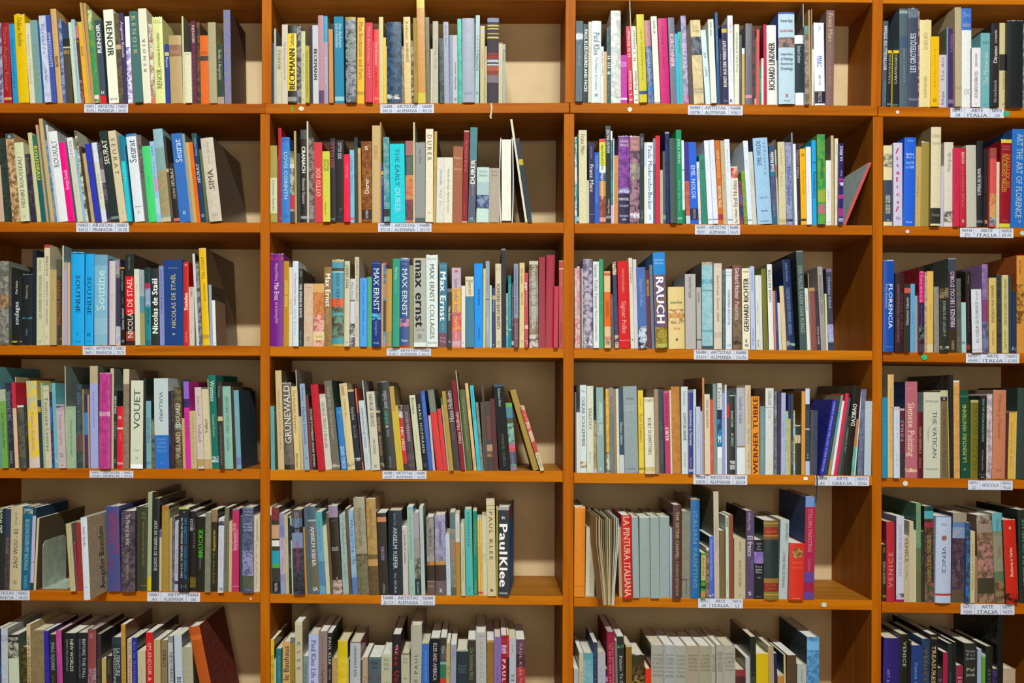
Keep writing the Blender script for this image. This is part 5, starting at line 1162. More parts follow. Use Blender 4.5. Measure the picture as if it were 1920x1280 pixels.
546 614 536 585 a8acb0 ;b 0 .08 80847c;d .2 .9 .6 303848 NEW URBAN PAINTINGS;s 7c7080;d .1 .5 .2 606070 ~German
644 746 640 570 b0bcc8 ;h .42 .5 .3 606878 .. ..;d .52 .95 .6 202848 BERLIN ART;s 786c6c
752 890 748 735 9c9c84 ;b .5 .9 9c9c84 a49c88;s 5c503c
1040 1190 856 470 a84c10 ;s 6a2008;b .1 .15 c0601c;o 1.1
@ 6 2 500 1110 7.111
52 98 56 630 d0a818 ;b .2 .9 c8a018 a88418;s 6c4c10
100 126 98 905 b8b090
134 206 130 750 10686c ;d .1 .6 .4 50a0a0 KUNSTLERBEGRIFF;u .62 .8 .5 58a8a8 KLEE VADIM
210 310 212 660 c09858 ;u .05 .85 .75 504838 Klee et le Bauhaus;s 503014
314 372 316 600 8c7428 ;b 0 .08 606860;b .75 .9 305838;d .5 .7 .4 504018 Klee
384 484 380 395 b4ac8c ;d .17 .53 .5 4a4c48 K L E E;b 0 .03 c0b890;s a89c7c
482 552 490 850 708484 ;d .12 .45 .5 506468 SHEILA KLEE;d .48 .8 .6 303c40 KATALOG;s 48546c
556 688 562 560 a4acd0 ;d .07 .9 .5 3a4468 Paul Klee Life and Work;s 48506c;b 0 .001 b0b4b8
690 806 696 520 84706c ;d .05 .42 .3 605450 Gualtieri di;d .44 .62 .35 282428 Paul Klee;s 44403c
808 870 810 540 241c24 ;b 0 .001 8080a0;d .05 .37 .6 c0c8b0 PAUL KLEE;d .42 .55 .4 a0a0a0 1879-1940;s 182c1c
870 950 866 875 a08450 p b09058;s 8c6c48
952 1084 948 650 c4ac10 ;b .2 .7 c4ac10 ccb830;s 202818;b 0 .001 c0b078
1084 1100 1080 900 a09468
1106 1246 1110 660 a4acb0 ;u .05 .45 .3 303848 KLEE & KANDINSKY;s 7c1434;b .5 .9 a4acb0 b0acb8;b 0 .012 801838
1246 1270 1248 900 4c4044 ;s a8a0a8
1274 1344 1276 865 a48c70 ;d .2 .9 .5 705c48 Paul Klee;s 8c7c64
1346 1518 1352 865 48545c ;h .05 .2 .5 2c343c Klee Amorce;b .3 .38 48545c 504448;s 84745c;b 0 .03 4c6c60
1520 1662 1526 830 a8a88c ;h .05 .25 .5 606c60 PAUL KLEE Life;h .42 .54 .6 303028 Un Grande Fondazione;s a0986c;b 0 .03 b8b898
1668 1790 1664 560 20181c ;u .12 .23 .25 d8c8e0 The;d .14 .9 .5 b02430 Klee Universe;s 3c1c1c;b 0 .02 201828
1798 1916 1796 815 a8a88c ;h .06 .16 .5 606c60 PAUL KLEE;h .35 .4 .4 606c60 the;h .58 .7 .6 303028 Paul Klee;s 948464;b 0 .02 706040
@ 6 2 760 1110 6.0
50 176 56 370 a0a090 ;u .1 .98 .35 3c3c4c KLEE PAUL;s 70706c
184 268 184 570 2c60b0 ;u .1 .5 .4 6890d0 Color and Cosmos;b .6 .9 3c64a8 8060a0;s 201c18;b 0 .01 b09870
270 386 274 515 141418 ;d .06 .52 .4 b8b0c0 KLEE AND AMERICA;b 0 .01 6a6a50;s 201810
388 456 392 510 2c2c28 ;b .12 .3 304848 784c60;b .33 .5 1c6850;b .5 .85 c02c28;b .3 .33 7898a8;d .1 .2 .5 a0a8a8 Klee;s 281810
458 500 460 570 b09c60 ;d .3 .45 .5 404028 KLEE
500 564 510 590 8c909c p 8888a4;d .05 .2 .3 606070 Klee
568 698 568 655 182c38 ;h .2 .33 .7 587078 Paul Klee Sonderklasse;b 0 .01 b0b090
704 792 702 530 2c2c28 ;d .1 .5 .5 707c60 Die Sammlung Burg;b .58 .68 2c2c28 a08058;b 0 .01 808870
800 916 796 455 a4a4a0 ;d .1 .9 .3 8c8c90 PAUL KLEE FORMEN;b .03 .05 a4a4a0 909090
918 998 920 540 8c6424 ;p 805c20;b 0 .03 a08040;s 705c30
1000 1078 1000 505 78609c ;d .15 .8 .25 604880 Paul Klee
1082 1142 1078 480 940c28 ;b 0 .01 908458;b .05 .1 94283c;b .12 .22 a04058 c0a0b8;d .25 .9 .8 e0b8c0 PAUL KLEE
1142 1168 1142 485 242028 ;b .01 .26 c02c28
1172 1248 1170 515 a4acb4 ;u .02 .22 .2 404850 Klee;u .42 .65 .5 20282c KLEE
1256 1352 1252 530 302028 p 502030;b 0 .18 583c4c;b .35 .9 b03038 902838;d .05 .45 .35 c09890 PAUL KLEE;d .48 .85 .35 c08078 Rediscovered;b 0 .001 a0a098
@ 6 3 1070 1110 7.111
36 108 32 1020 a0a0a0 ;b .3 .9 a0a0a0 b08080;s 9c9884
116 172 116 805 b8ac8c ;d .1 .8 .5 706850 LA POESIA
174 304 174 810 4c90a0 ;b .1 .5 5898a8 80a4a8;b .5 .7 78a0a4 703838;b .68 .9 786858;s 206474
302 362 302 660 20304c ;d .05 .85 .5 506484 The Art of Renaissance;b 0 .01 a088a8
366 470 370 800 a0a0a8 ;d .1 .8 .3 8088a0 la Florence;s 402010;b .01 .1 a0a0a8 a89890
478 504 474 1020 281c3c ;b .3 .9 30907c;b .15 .25 9080a0
506 610 486 530 8c1434 ;u .12 .6 .25 c8a0a0 ART AND LOVE IN;u .12 .6 .25 c8a0a0 ~RENAISSANCE ITALY;b 0 .001 a0a0a8
612 640 606 640 507864
644 734 610 585 1c201c ;d .23 .9 .45 b0a8c0 Palazzo Te Giulio Romano;b .1 .14 1c201c 489060;b 0 .01 507050
736 818 736 710 785414 ;s 6c3014;b 0 .02 b0a080
824 990 820 835 241c10 p 4c3818;b .3 .9 241c10 907838;b 0 .12 2a2c14;h .2 .3 .3 605028 m
994 1070 1000 1020 c82c08
1070 1244 1070 700 98988c ;h .1 .42 .75 606468 MUSEO NAZIONALE DI STORIA E ARTE ANTICA DELLA CULTURA ITALIANA ROMA;h .5 .56 .1 505458 1;s 4c4830
1246 1390 1240 705 989c9c ;h .1 .42 .75 606468 MUSEO NAZIONALE DI STORIA E ARTE ANTICA DELLA CULTURA ITALIANA ROMA;h .5 .56 .1 505458 2
1392 1548 1392 715 98988c ;h .1 .42 .75 606468 MUSEO NAZIONALE DI STORIA E ARTE ANTICA DELLA CULTURA ITALIANA ROMA;h .5 .56 .1 505458 3
1550 1714 1548 715 988c78 ;h .1 .34 .75 5c5850 MUSEO NAZIONALE DI STORIA E ARTE ANTICA DELLA CULTURA ITALIANA
1716 1876 1716 715 94907c ;h .1 .34 .75 5c5850 MUSEO NAZIONALE DI STORIA E ARTE ANTICA DELLA CULTURA ITALIANA
1878 2020 1876 720 9c9c8c ;h .1 .34 .75 5c5850 MUSEO NAZIONALE DI STORIA E ARTE ANTICA DELLA CULTURA ITALIANA
@ 6 3 1320 1110 5.647
74 208 76 560 9c988c ;h .08 .34 .75 5c5850 MUSEO NAZIONALE DI STORIA E ARTE ANTICA DELLA CULTURA ITALIANA
210 334 206 565 9c988c ;h .08 .34 .75 5c5850 MUSEO NAZIONALE DI STORIA E ARTE ANTICA DELLA CULTURA ITALIANA;s a8a89c
336 444 334 820 7c2c34 ;b .12 .3 402020;s 6c4034
446 500 444 690 a8a8a8 ;d .1 .8 .3 888890 italia;s 786c50
502 560 500 470 10201c ;b .4 .9 10201c 303c30;s 0c1410
558 688 556 650 c4a808 ;d .25 .8 .15 d0c050 arte
694 752 680 570 a08864 ;s 786c50
754 786 748 645 10204c
786 852 782 870 b07830 ;b 0 .03 c0a878
852 872 848 660 c0a878 ;s 1c3434
884 978 884 665 4c3828 ;s 403828;b 0 .01 201810
982 1080 984 765 a0a8a0 ;d .08 .35 .2 506058 VENEZIA;s a0a0a0;b .45 .47 506058 a0a8a0
1086 1216 1088 475 5894c4 p 3c6c9c;b .6 1 406490 5c98b8;b .05 .15 68a4d0;s 1c3034;o 1.1
@ 6 4 1640 1110 6.857
94 300 116 590 28186c p 201c60;d .35 .9 .3 8080b8 VEN;d .35 .9 .2 7088c8 ~ART & ARCHITECTURE;b 0 .001 a0a0b8
302 420 304 540 141814 ;d .08 .35 .4 a8b0a0 VENICE;b 0 .001 a06070;s 2c2414
422 444 440 620 342c14
452 584 466 685 1c3470 ;d .2 .9 .35 5c98b0 Venice and the Grand;s 181c3c;b 0 .001 b0a898
586 690 612 600 1c3048 p 243c64;d .1 .5 .5 805c24 VENICE;b .5 .9 1c2c50 3c6c90;b 0 .001 8098a0
690 796 702 545 141014 ;d .12 .95 .55 c0a868 TREASURES OF VENICE;h .01 .06 .7 88843c Venezia
798 866 796 975 302428 ;d .15 .6 .5 806878 Bottega
868 926 870 770 9c1440 ;b .6 1 a8103c;s 1c1014
928 1000 928 660 18201c ;d .35 .8 .3 3c6468 Galleria dell'Accademia
1002 1036 1008 640 181418 ;d .4 .9 .3 505060 The Venetian
1044 1136 1044 940 7c2838 ;d .08 .85 .6 c8a0a8 ICONIC;b 0 .001 b0a0c0
1150 1310 1150 655 242420 ;h .07 .2 .75 8c8c8c Maurizio Pal Jacobus;h .28 .4 .7 8c8c80 Pal Jacovello;b .48 .75 5c5894 307880
1312 1364 1316 730 8ca0b8 ;s 688090
1366 1410 1372 800 588c34 ;b 0 .03 90b0a0
1412 1500 1420 695 141c18 ;d .25 .7 .4 5c7068 ARTURO C
1504 1562 1512 975 24184c p 3c2c64;b 0 .01 88b088
1564 1640 1580 290 0c100c ;s 080c08
1640 1800 1640 985 a08c74 p ac9884;s 34280c
'''
def parse():
    rows = []; cell = None
    for ln in DATA.strip().split('\n'):
        ln = ln.strip()
        if not ln: continue
        if ln[0] == '@':
            _, r, bay, ox, oy, sc = ln.split(); cell = (int(r), int(bay), float(ox), float(oy), float(sc)); continue
        t = ln.split(None, 5)
        r, bay, ox, oy, sc = cell
        b = dict(row=r, bay=bay, x0=ox + float(t[0]) / sc, x1=ox + float(t[1]) / sc, xt=ox + float(t[2]) / sc, yt=oy + float(t[3]) / sc, col=t[4], items=[], side=None, pat=None, o=None, y=None, f=False, q=False, e=False, k=None, g=None, w=0)
        rest = t[5] if len(t) > 5 else ''
        for it in rest.split(';'):
            it = it.strip()
            m = re.search(r'(?:^| )s ([0-9a-f]{6})$', it)
            if m: b['side'] = m.group(1); it = it[:m.start()].strip()
            m = re.search(r'(?:^| )p ([0-9a-f]{6})$', it)
            if m: b['pat'] = m.group(1); it = it[:m.start()].strip()
            if not it: continue
            w = it.split()
            if w[0] in 'dhu' and len(w) >= 6: b['items'].append((w[0], float(w[1]), float(w[2]), float(w[3]), w[4], ' '.join(w[5:])))
            elif w[0] in 'bc' and len(w) >= 4 and len(w[0]) == 1: b['items'].append((w[0], float(w[1]), float(w[2]), w[3], w[4] if len(w) > 4 else None))
            elif w[0] == 's' and len(w) > 1: b['side'] = w[1]
            elif w[0] == 'o' and len(w) > 1: b['o'] = float(w[1])
            elif w[0] == 'y' and len(w) > 1: b['y'] = float(w[1]) / 1000
            elif w[0] == 'w' and len(w) > 1: b['w'] = float(w[1])
            elif w[0] in 'fqe': b[w[0]] = True
            elif w[0] in 'kg': b[w[0]] = ' '.join(w[1:])
            elif w[0] == 'p' and len(w) > 1: b['pat'] = w[1]
        rows.append(b)
    return rows
BOOKS = parse()
rnd = random.Random(11)
shelves = {}
for b in BOOKS: shelves.setdefault((b['row'], b['bay']), []).append(b)
for (r, bay), L in shelves.items():
    for b in L: b['mid'] = (b['x0'] + b['x1']) / 2
    L.sort(key=lambda b: b['mid'])
    lo, hi = XE[bay - 1]
    if r == 1: lo, hi = {1: (-60, 490.5), 2: (509, 1059), 3: (1078, 1633), 4: (1652, 1990)}[bay]
    if bay == 3 and r > 2: lo = 1075.5
    if bay == 4: lo = {1: 1652, 2: 1655.6, 3: 1655, 4: 1653.8, 5: 1653, 6: 1652}[r]
    for i, b in enumerate(L):
        b['lo'], b['hi'] = lo + 0.6, hi - 0.6
        if r == 6: b['x0'] -= 0; 
        b['ys'] = shelf_y(r, bay, b['mid'])
        b['m'] = (b['xt'] - b['x0']) / max(40, ((b['ys'] if r < 6 else 1280) - b['yt']))
    for i in range(1, len(L)):
        a, b = L[i - 1], L[i]
        ov = a['x1'] - b['x0']
        if ov > -0.7:
            mid = (a['x1'] + b['x0']) / 2; a['x1'] = mid - 0.1; b['x0'] = mid + 0.1
    for b in L:
        b['x0'] = max(b['x0'], b['lo']) if b['mid'] > 0 else b['x0']
        b['x1'] = min(max(b['x1'], b['x0'] + 1.6), b['hi'] if r < 9 else 3000)
    for it in range(60):
        for i in range(1, len(L)):
            a, b = L[i - 1], L[i]
            hc = min(a['ys'] - a['yt'], b['ys'] - b['yt'])
            v = (a['x1'] + a['m'] * hc) - (b['x0'] + b['m'] * hc)
            if v > 0: a['m'] -= v / hc * 0.5; b['m'] += v / hc * 0.5
        for b in L:
            h = b['ys'] - b['yt']
            b['m'] = max(b['m'], (b['lo'] - b['x0']) / h) if b['x0'] > 0 else b['m']
            b['m'] = min(b['m'], (b['hi'] - b['x1']) / h)
    for i, b in enumerate(L): b['i'] = i; b['n'] = len(L)

def mixc(c, d, k): return tuple(a * (1 - k) + e * k for a, e in zip(c, d))
def make_book(b):
    """Cover and page block of one book in its own frame (x across the spine, y into the shelf, z up), plus its placing matrix."""
    w_px = b['x1'] - b['x0']
    y = b['y']
    hsh = rnd.random(); h2 = rnd.random(); h3 = rnd.random()
    if y is None:
        y = 0.0035 * h2 - 0.0005 if h3 > 0.22 or w_px < 6 else -0.003 - 0.008 * h2
    deep = DEPU if b['row'] == 1 else DEP
    x0, _ = P(b['x0'], 0, y); x1, _ = P(b['x1'], 0, y)
    xm = (b['x0'] + b['x1']) / 2
    z0 = P(0, shelf_y(b['row'], b['bay'], max(xm, XE[b['bay'] - 1][0])))[1]
    xx, zt = P(b['xt'], b['yt'], y)
    w = max(0.0022, x1 - x0 - 0.0002); m = b['m']
    th = math.atan(m)
    h = (zt - z0) / math.cos(th)
    hard = (w_px > 10 and hsh < 0.62) or w_px > 17 or b['e']
    if w_px < 7: hard = False
    dep = min(deep - y - 0.004, h * (b['o'] or (0.72 + 0.12 * h2)))
    if b['row'] == 6: dep = min(dep, 0.22)
    t = 0.0024 if hard else 0.0005
    t = min(t, w * 0.2)
    bul = (0.10 * w if b['e'] else 0.055 * w) if hard else 0.018 * w
    bul = min(bul, 0.004)
    if hard and hsh < 0.2 and not b['e']: bul = 0.0002
    N = 8 if w_px > 9 else 4
    def sp(u): return -bul * (1 - (2 * u - 1) ** 2)
    cv = MB(); pg = MB()
    col = lin(b['col']); pat = lin(b['pat']) if b['pat'] else None
    gm = 1 if hsh > 0.45 else 0
    cream = lin('c9bfa8')
    side = lin(b['side']) if b['side'] else (mixc(col, pat, 0.35) if pat else col)
    if b['f']:     # turned round: the open page edges face the room
        cv2 = lin('e6e6e6')
        for sx in (0, 1):
            n = 10
            for i in range(n):
                za, zb = h * i / n, h * (i + 1) / n
                def bow(z): return (0.010 * math.sin(math.pi * z / h) ** 0.8) * (1 if sx else -1)
                xa_, xb_ = (w - 0.003 if sx else 0.001), 0
                xo = 0.0022
                pa, pb = xa_ + bow(za) * 0.3, xa_ + bow(zb) * 0.3
                q0 = [(pa, 0, za), (pa + xo, 0, za), (pb + xo, 0, zb), (pb, 0, zb)]
                q1 = [(x if False else x, dep, z) for x, _, z in q0]
                cv.poly(q0, cv2)
                for i2, j2 in ((0, 3), (2, 1)):
                    cv.poly([q0[i2], q0[j2], q1[j2], q1[i2]], lin('4c5058') if not sx else lin('c8c8c8'))
        cv.poly([(0, dep, 0), (w, dep, 0), (w, dep, h), (0, dep, h)], col)
        pg.box(0.0045, w - 0.005, 0.002, dep - 0.002, 0.006, h - 0.004)
    else:
        bands = [it for it in b['items'] if it[0] == 'b' and it[2] - it[1] > 0.0025]
        cuts = {0.0, 1.0}
        for it in bands: cuts |= {min(1, max(0, it[1])), min(1, max(0, it[2]))}
        cuts = sorted(cuts)
        fr = 0.0
        for za, zb in zip(cuts, cuts[1:]):
            mid = (za + zb) / 2; c1, c2 = col, pat
            for it in bands:
                if it[1] <= mid <= it[2]:
                    c1 = lin(it[3]); c2 = lin(it[4]) if it[4] else None
            for k in range(N):
                u0, u1 = k / N, (k + 1) / N
                cv.poly([(u0 * w, sp(u0), h * (1 - zb)), (u1 * w, sp(u1), h * (1 - zb)), (u1 * w, sp(u1), h * (1 - za)), (u0 * w, sp(u0), h * (1 - za))], c1, c2, gm)
        # boards: outer and inner skins, joined round the rims
        s2 = mixc(side, (0.1, 0.1, 0.1), 0.25) if b['side'] else side
        out = [(0, dep)] + [(k / N * w, sp(k / N)) for k in range(N + 1)] + [(w, dep)]
        inn = [(t, dep)] + [(t + k / N * (w - 2 * t), sp(k / N) + t) for k in range(N + 1)] + [(w - t, dep)]
        topc = col
        if bands:
            fb = min(bands, key=lambda it: it[1])
            if fb[1] < 0.02 and fb[2] > 0.012: topc = lin(fb[3])
        for i in range(len(out) - 1):
            a, c = out[i], out[i + 1]; ai, ci = inn[i], inn[i + 1]
            if i in (0, len(out) - 2):
                cv.poly([(a[0], a[1], 0), (c[0], c[1], 0), (c[0], c[1], h), (a[0], a[1], h)], side, s2, gm)
            cv.poly([(ci[0], ci[1], 0), (ai[0], ai[1], 0), (ai[0], ai[1], h), (ci[0], ci[1], h)], cream)
            cv.poly([(a[0], a[1], h), (c[0], c[1], h), (ci[0], ci[1], h), (ai[0], ai[1], h)], topc, None, gm)
            cv.poly([(ai[0], ai[1], 0), (ci[0], ci[1], 0), (c[0], c[1], 0), (a[0], a[1], 0)], topc, None, gm)
        for k in (0, -1): cv.poly([(out[k][0], dep, 0), (inn[k][0], dep, 0), (inn[k][0], dep, h), (out[k][0], dep, h)], topc)
        if hard and gm and hsh > 0.72 and not b['e']:      # crumpled head of a laminated jacket
            rr = random.Random(int(b['x0'] * 7)); n = 9; tipc = mixc(topc, lin('d8dce0'), 0.55)
            hs = [0.0006 + 0.0028 * rr.random() for _ in range(n + 1)]
            for k in range(n):
                u0, u1 = k / n, (k + 1) / n
                a0, a1 = sp(u0) + 0.0004, sp(u1) + 0.0004
                cv.poly([(u0 * w, a0, h - 0.001), (u1 * w, a1, h - 0.001), (u1 * w, a1 + 0.0008, h + hs[k + 1]), (u0 * w, a0 + 0.0008, h + hs[k])], tipc, col, 1)
        # title and marks
        EPS = 0.00035
        second = {it[0] for it in b['items'] if it[0] in 'du' and it[5][0] == '~'}
        for it in b['items']:
            if it[0] in 'du' and w_px > 3:
                _, fa, fb_, s, cc, tx = it
                uc = 0.5
                if it[0] in second: uc = (0.30 if tx[0] == '~' else 0.66) if it[0] == 'd' else (0.70 if tx[0] == '~' else 0.34)
                tx2 = tx.lstrip('~'); ht = min(s * w * 1.15, 0.86 * w)
                if it[0] == 'd':
                    fn = lambda q, p: (uc * w + p, sp(min(1, max(0, uc + p / w))) - EPS, h * (1 - fa) - q)
                else:
                    fn = lambda q, p: (uc * w - p, sp(min(1, max(0, uc - p / w))) - EPS, h * (1 - fb_) + q)
                write(cv, tx2, fn, lin(cc), (fb_ - fa) * h, ht * (0.8 if any(c.islower() for c in tx2) else 0.72), style_of(s, tx2))
            elif it[0] == 'h' and w_px > 5:
                _, fa, fb_, s, cc, tx = it
                words = tx.split(); lines = []
                rows_ = max(1, min(len(words), int(round((fb_ - fa) * h / (w * 0.28)))))
                per = math.ceil(len(words) / rows_)
                for i in range(0, len(words), per): lines.append(' '.join(words[i:i + per]))
                lh = (fb_ - fa) * h / len(lines)
                for i, lt in enumerate(lines):
                    zc = h * (1 - fa) - lh * (i + 0.5)
                    ln_ = s * w; hh = lh * 0.66
                    if len(lt) <= 2: ln_ = min(ln_, hh * 1.0 * len(lt))
                    fn = lambda q, p: ((w - ln_) / 2 + q, sp(min(1, max(0, ((w - ln_) / 2 + q) / w))) - EPS, zc + p)
                    write(cv, lt, fn, lin(cc), ln_, hh, 'bold' if lh > 0.012 else 'serif')
            elif it[0] == 'c':
                _, fa, fb_, c1, c2 = it
                zc = h * (1 - (fa + fb_) / 2); rr = (fb_ - fa) * h / 2; rx = min(rr, w * 0.4)
                cv.poly([(w / 2 + rx * math.cos(a * math.pi / 10), sp(0.5) - EPS, zc + rr * math.sin(a * math.pi / 10)) for a in range(20)], lin(c1), lin(c2) if c2 else None)
        if b['g']:
            write(cv, b['g'], lambda q, p: (w + EPS, 0.075 - p, 0.06 * h + q), lin('2a2420'), 0.78 * h, 0.028, 'serif')
            cv.poly([(w + EPS, 0.13, 0.12 * h), (w + EPS, dep * 0.97, 0.12 * h), (w + EPS, dep * 0.97, 0.72 * h), (w + EPS, 0.13, 0.72 * h)], lin('1c3c3c'), lin('2c4c18'))
        if b['k']:
            cv.poly([(w + EPS, dep * 0.36 + dep * 0.34 * math.cos(a * math.pi / 12), h * 0.45 + h * 0.36 * math.sin(a * math.pi / 12)) for a in range(24)], lin('1468b0'))
            cv.poly([(w + EPS, 0.01, h * 0.97), (w + EPS, dep * 0.7, h * 0.97), (w + EPS, dep * 0.4, h * 0.78)], lin('a81c30'))
        iz = 0.0032 if hard else 0.0004
        tint = [(1, 1, 1), (0.95, 0.9, 0.8), (0.85, 0.78, 0.62), (0.98, 0.98, 0.96)][int(h2 * 3.99)]
        x0p, x1p = t, w - t
        pg.box(x0p, x1p, max(t, 0.001) + 0.0005, dep - (0.003 if hard else 0.0003), iz, h - iz, tint)
    if b['q']:
        pass
    # placing: leaning books turn about the lower corner they stand on
    if th <= 0: M = Matrix.Translation((x0, y, z0)) @ Matrix.Rotation(th, 4, 'Y')
    if b['w']: M = Matrix.Translation((x0, y, z0)) @ Matrix.Rotation(math.radians(b['w']), 4, 'Z')
    elif th > 0: M = Matrix.Translation((x1, y, z0)) @ Matrix.Rotation(th, 4, 'Y') @ Matrix.Translation((-w, 0, 0))
    return cv, pg, M, (w, dep, h)

# ---- words for the labels
NAMES = [('black', '16161a'), ('charcoal', '2c2c30'), ('dark grey', '484a4e'), ('grey', '78787a'), ('pale grey', 'a4a4a4'), ('white', 'dcdcdc'), ('off-white', 'd0ccb8'), ('cream', 'cec49c'),
         ('beige', 'b8a684'), ('tan', 'a88450'), ('brown', '6a4628'), ('dark brown', '33241a'), ('olive', '5e5c2c'), ('mustard', '98782a'), ('yellow', 'd8b41c'), ('pale yellow', 'd8d078'),
         ('orange', 'd0661c'), ('rust', '963c24'), ('red', 'c0202a'), ('dark red', '821424'), ('maroon', '4a1a28'), ('pink', 'd080a0'), ('magenta', 'c02c80'), ('rose', 'a85c68'), ('purple', '5c2878'),
         ('dark purple', '2e1c44'), ('lilac', '9486b4'), ('mauve', '6c5468'), ('navy', '1a2450'), ('blue', '1e4ea0'), ('bright blue', '1c8cdc'), ('pale blue', '8cb4d0'), ('slate blue', '54688a'), ('grey-blue', '8898a8'),
         ('teal', '1a747c'), ('turquoise', '20b4c4'), ('blue-grey', '4a5c68'), ('sea green', '5c9c98'), ('pale green', '98b090'), ('green', '2c8a4c'), ('lime green', '7aa838'), ('dark green', '1e4a38'), ('bottle green', '283a30'), ('grey-green', '68786c'), ('khaki', '98905c')]
def cname(h):
    r, g, b2 = (int(h[i:i + 2], 16) for i in (0, 2, 4))
    best = None
    for n, k in NAMES:
        R, G, B = (int(k[i:i + 2], 16) for i in (0, 2, 4))
        d = 2 * (r - R) ** 2 + 4 * (g - G) ** 2 + 3 * (b2 - B) ** 2 + 3 * ((r - g) - (R - G)) ** 2 + 2 * ((g - b2) - (G - B)) ** 2
        if best is None or d < best[0]: best = (d, n)
    return best[1]
ROWN = {1: 'top row', 2: 'second row', 3: 'third row', 4: 'fourth row', 5: 'fifth row', 6: 'bottom row'}
BAYN = {1: 'leftmost bay', 2: 'second bay', 3: 'third bay', 4: 'rightmost bay'}
ORD = lambda n: f"{n}{'th' if 10 <= n % 100 <= 20 else {1: 'st', 2: 'nd', 3: 'rd'}.get(n % 10, 'th')}"
def main_col(b):
    best = (0.45, b['col'])
    for it in b['items']:
        if it[0] == 'b' and it[2] - it[1] > best[0]: best = (it[2] - it[1], it[3])
    return cname(best[1])
def look(b, neigh=True):
    w = b['x1'] - b['x0']
    size = 'thick ' if w > 20 else 'slim ' if w < 9 else ''
    tx = [it for it in b['items'] if it[0] in 'duh' and len(it[5]) > 1]
    if b['f']: s = 'white book standing with its page edges outward'
    elif b['q']: s = 'bundle of beige pamphlets jutting over the shelf edge'
    elif tx:
        t = max(tx, key=lambda it: (it[2] - it[1]) * it[3])
        mc, tc = main_col(b), cname(t[4])
        s = f"{size}{mc} book with {tc + ' lettering' if tc != mc else 'faint self-coloured lettering'}"
    elif b['pat']: s = f"{size}{main_col(b)} book with mottled spine"
    else: s = f"{size}plain {main_col(b)} book"
    return s
labels = {}
allk = {}
for (r, bay), L in shelves.items():
    for i, b in enumerate(L):
        ln = main_col(L[i - 1]) if i else 'post'; rn = main_col(L[i + 1]) if i + 1 < len(L) else 'shelf end'
        b['cand'] = f"{look(b)} between {ln} and {rn}, {ROWN[r]}, {BAYN[bay]}"
        b['cand2'] = f"{look(b)}, {ORD(i + 1)} from left, {ROWN[r]}, {BAYN[bay]}"
        allk[b['cand']] = allk.get(b['cand'], 0) + 1
def words(s): return len(re.findall(r"[A-Za-z0-9][A-Za-z0-9'\u2019-]*", s))
for b in BOOKS:
    b['label'] = b['cand'] if allk[b['cand']] == 1 and words(b['cand']) <= 16 else b['cand2']
# the 300 that show largest are things of their own
def seen(b):
    x0, x1 = max(0, min(b['x0'], b['xt'])), min(1920, b['x1'])
    return max(0, x1 - x0) * (min(1280, b['ys']) - max(0, b['yt']))
order = sorted([b for b in BOOKS if not b['q']], key=lambda b: -seen(b) - (1e6 if b['f'] or b['g'] or b['k'] or b['y'] else 0))
big = {id(b) for b in order[:299]}
rest = MB()
for b in BOOKS:
    if b['q'] or b['x0'] > 1935 or b['x1'] < -12: continue
    cv, pg, M, dims = make_book(b)
    if id(b) in big:
        e = empty('book', (0, 0, 0)); e.matrix_world = M
        tag(e, b['label'], 'book', f"books in the {ROWN[b['row']]}, {BAYN[b['bay']]}")
        cv.build('cover', [M_MATT, M_GLOSS], e); pg.build('page_block', M_PAGE, e)
        b['obj'] = e; b['dims'] = dims
    else:
        rest.add(cv, M); q = MB(); q.v, q.f, q.c, q.c2 = pg.v, pg.f, pg.c, pg.c2; q.m = [2] * len(pg.m)
        rest.add(q, M)
tag(rest.build('books', [M_MATT, M_GLOSS, M_PAGE]), 'many slimmer books of all colours filling the gaps along the shelves', 'books', None, 'stuff')

# ------------------------------------------------------------------ pamphlet bundle that juts out over the fifth shelf
def pamphlets():
    y = -0.095
    xa, za = P(1131, 1134, y); xb, _ = P(1150, 1134, y)
    z0 = P(0, shelf_y(5, 3, 1140))[1]; zt = P(0, 968, y)[1]
    root = tag(empty('pamphlet_bundle', (xa, y, z0)), 'loose bundle of worn beige pamphlets jutting out over the fifth shelf, third bay', 'pamphlets')
    n = 13; H = zt - z0
    for i in range(n):
        u = i / (n - 1); rr = random.Random(i)
        mb = MB(); h = H * (0.95 + 0.05 * rr.random()); t = 0.0014 + 0.0008 * rr.random()
        x_b = u * (xb - xa); spread = (u - 0.62) * 0.030 + 0.004 * (rr.random() - 0.5)
        y0 = 0.010 * rr.random(); d = 0.2 + 0.02 * rr.random()
        c = lin(rr.choice(['b8a67e', 'a8966e', 'c0b088', '9a8660', '86724e', 'b4a684']))
        if i >= n - 2: c = lin('c4cccb')
        nn = 6
        for k in range(nn):
            z1, z2 = h * k / nn, h * (k + 1) / nn
            def X(z): return x_b + spread * min(1, (z / h) * 1.4) ** 1.2
            for yy0, yy1 in ((y0, d),):
                a = [(X(z1), yy0, z1), (X(z1) + t, yy0, z1), (X(z2) + t, yy0, z2), (X(z2), yy0, z2)]
                q = [(x + (0 if u > .5 else -0.012) * 1, yy1, z) for x, _, z in a]
                mb.poly(a, c); mb.poly(q[::-1], c)
                mb.poly([a[1], q[1], q[2], a[2]], c); mb.poly([a[0], a[3], q[3], q[0]], c)
                if k == nn - 1: mb.poly([a[3], a[2], q[2], q[3]], c)
                if k == 0: mb.poly([a[0], q[0], q[1], a[1]], c)
        mb.build('pamphlet', M_MATT, root)
pamphlets()

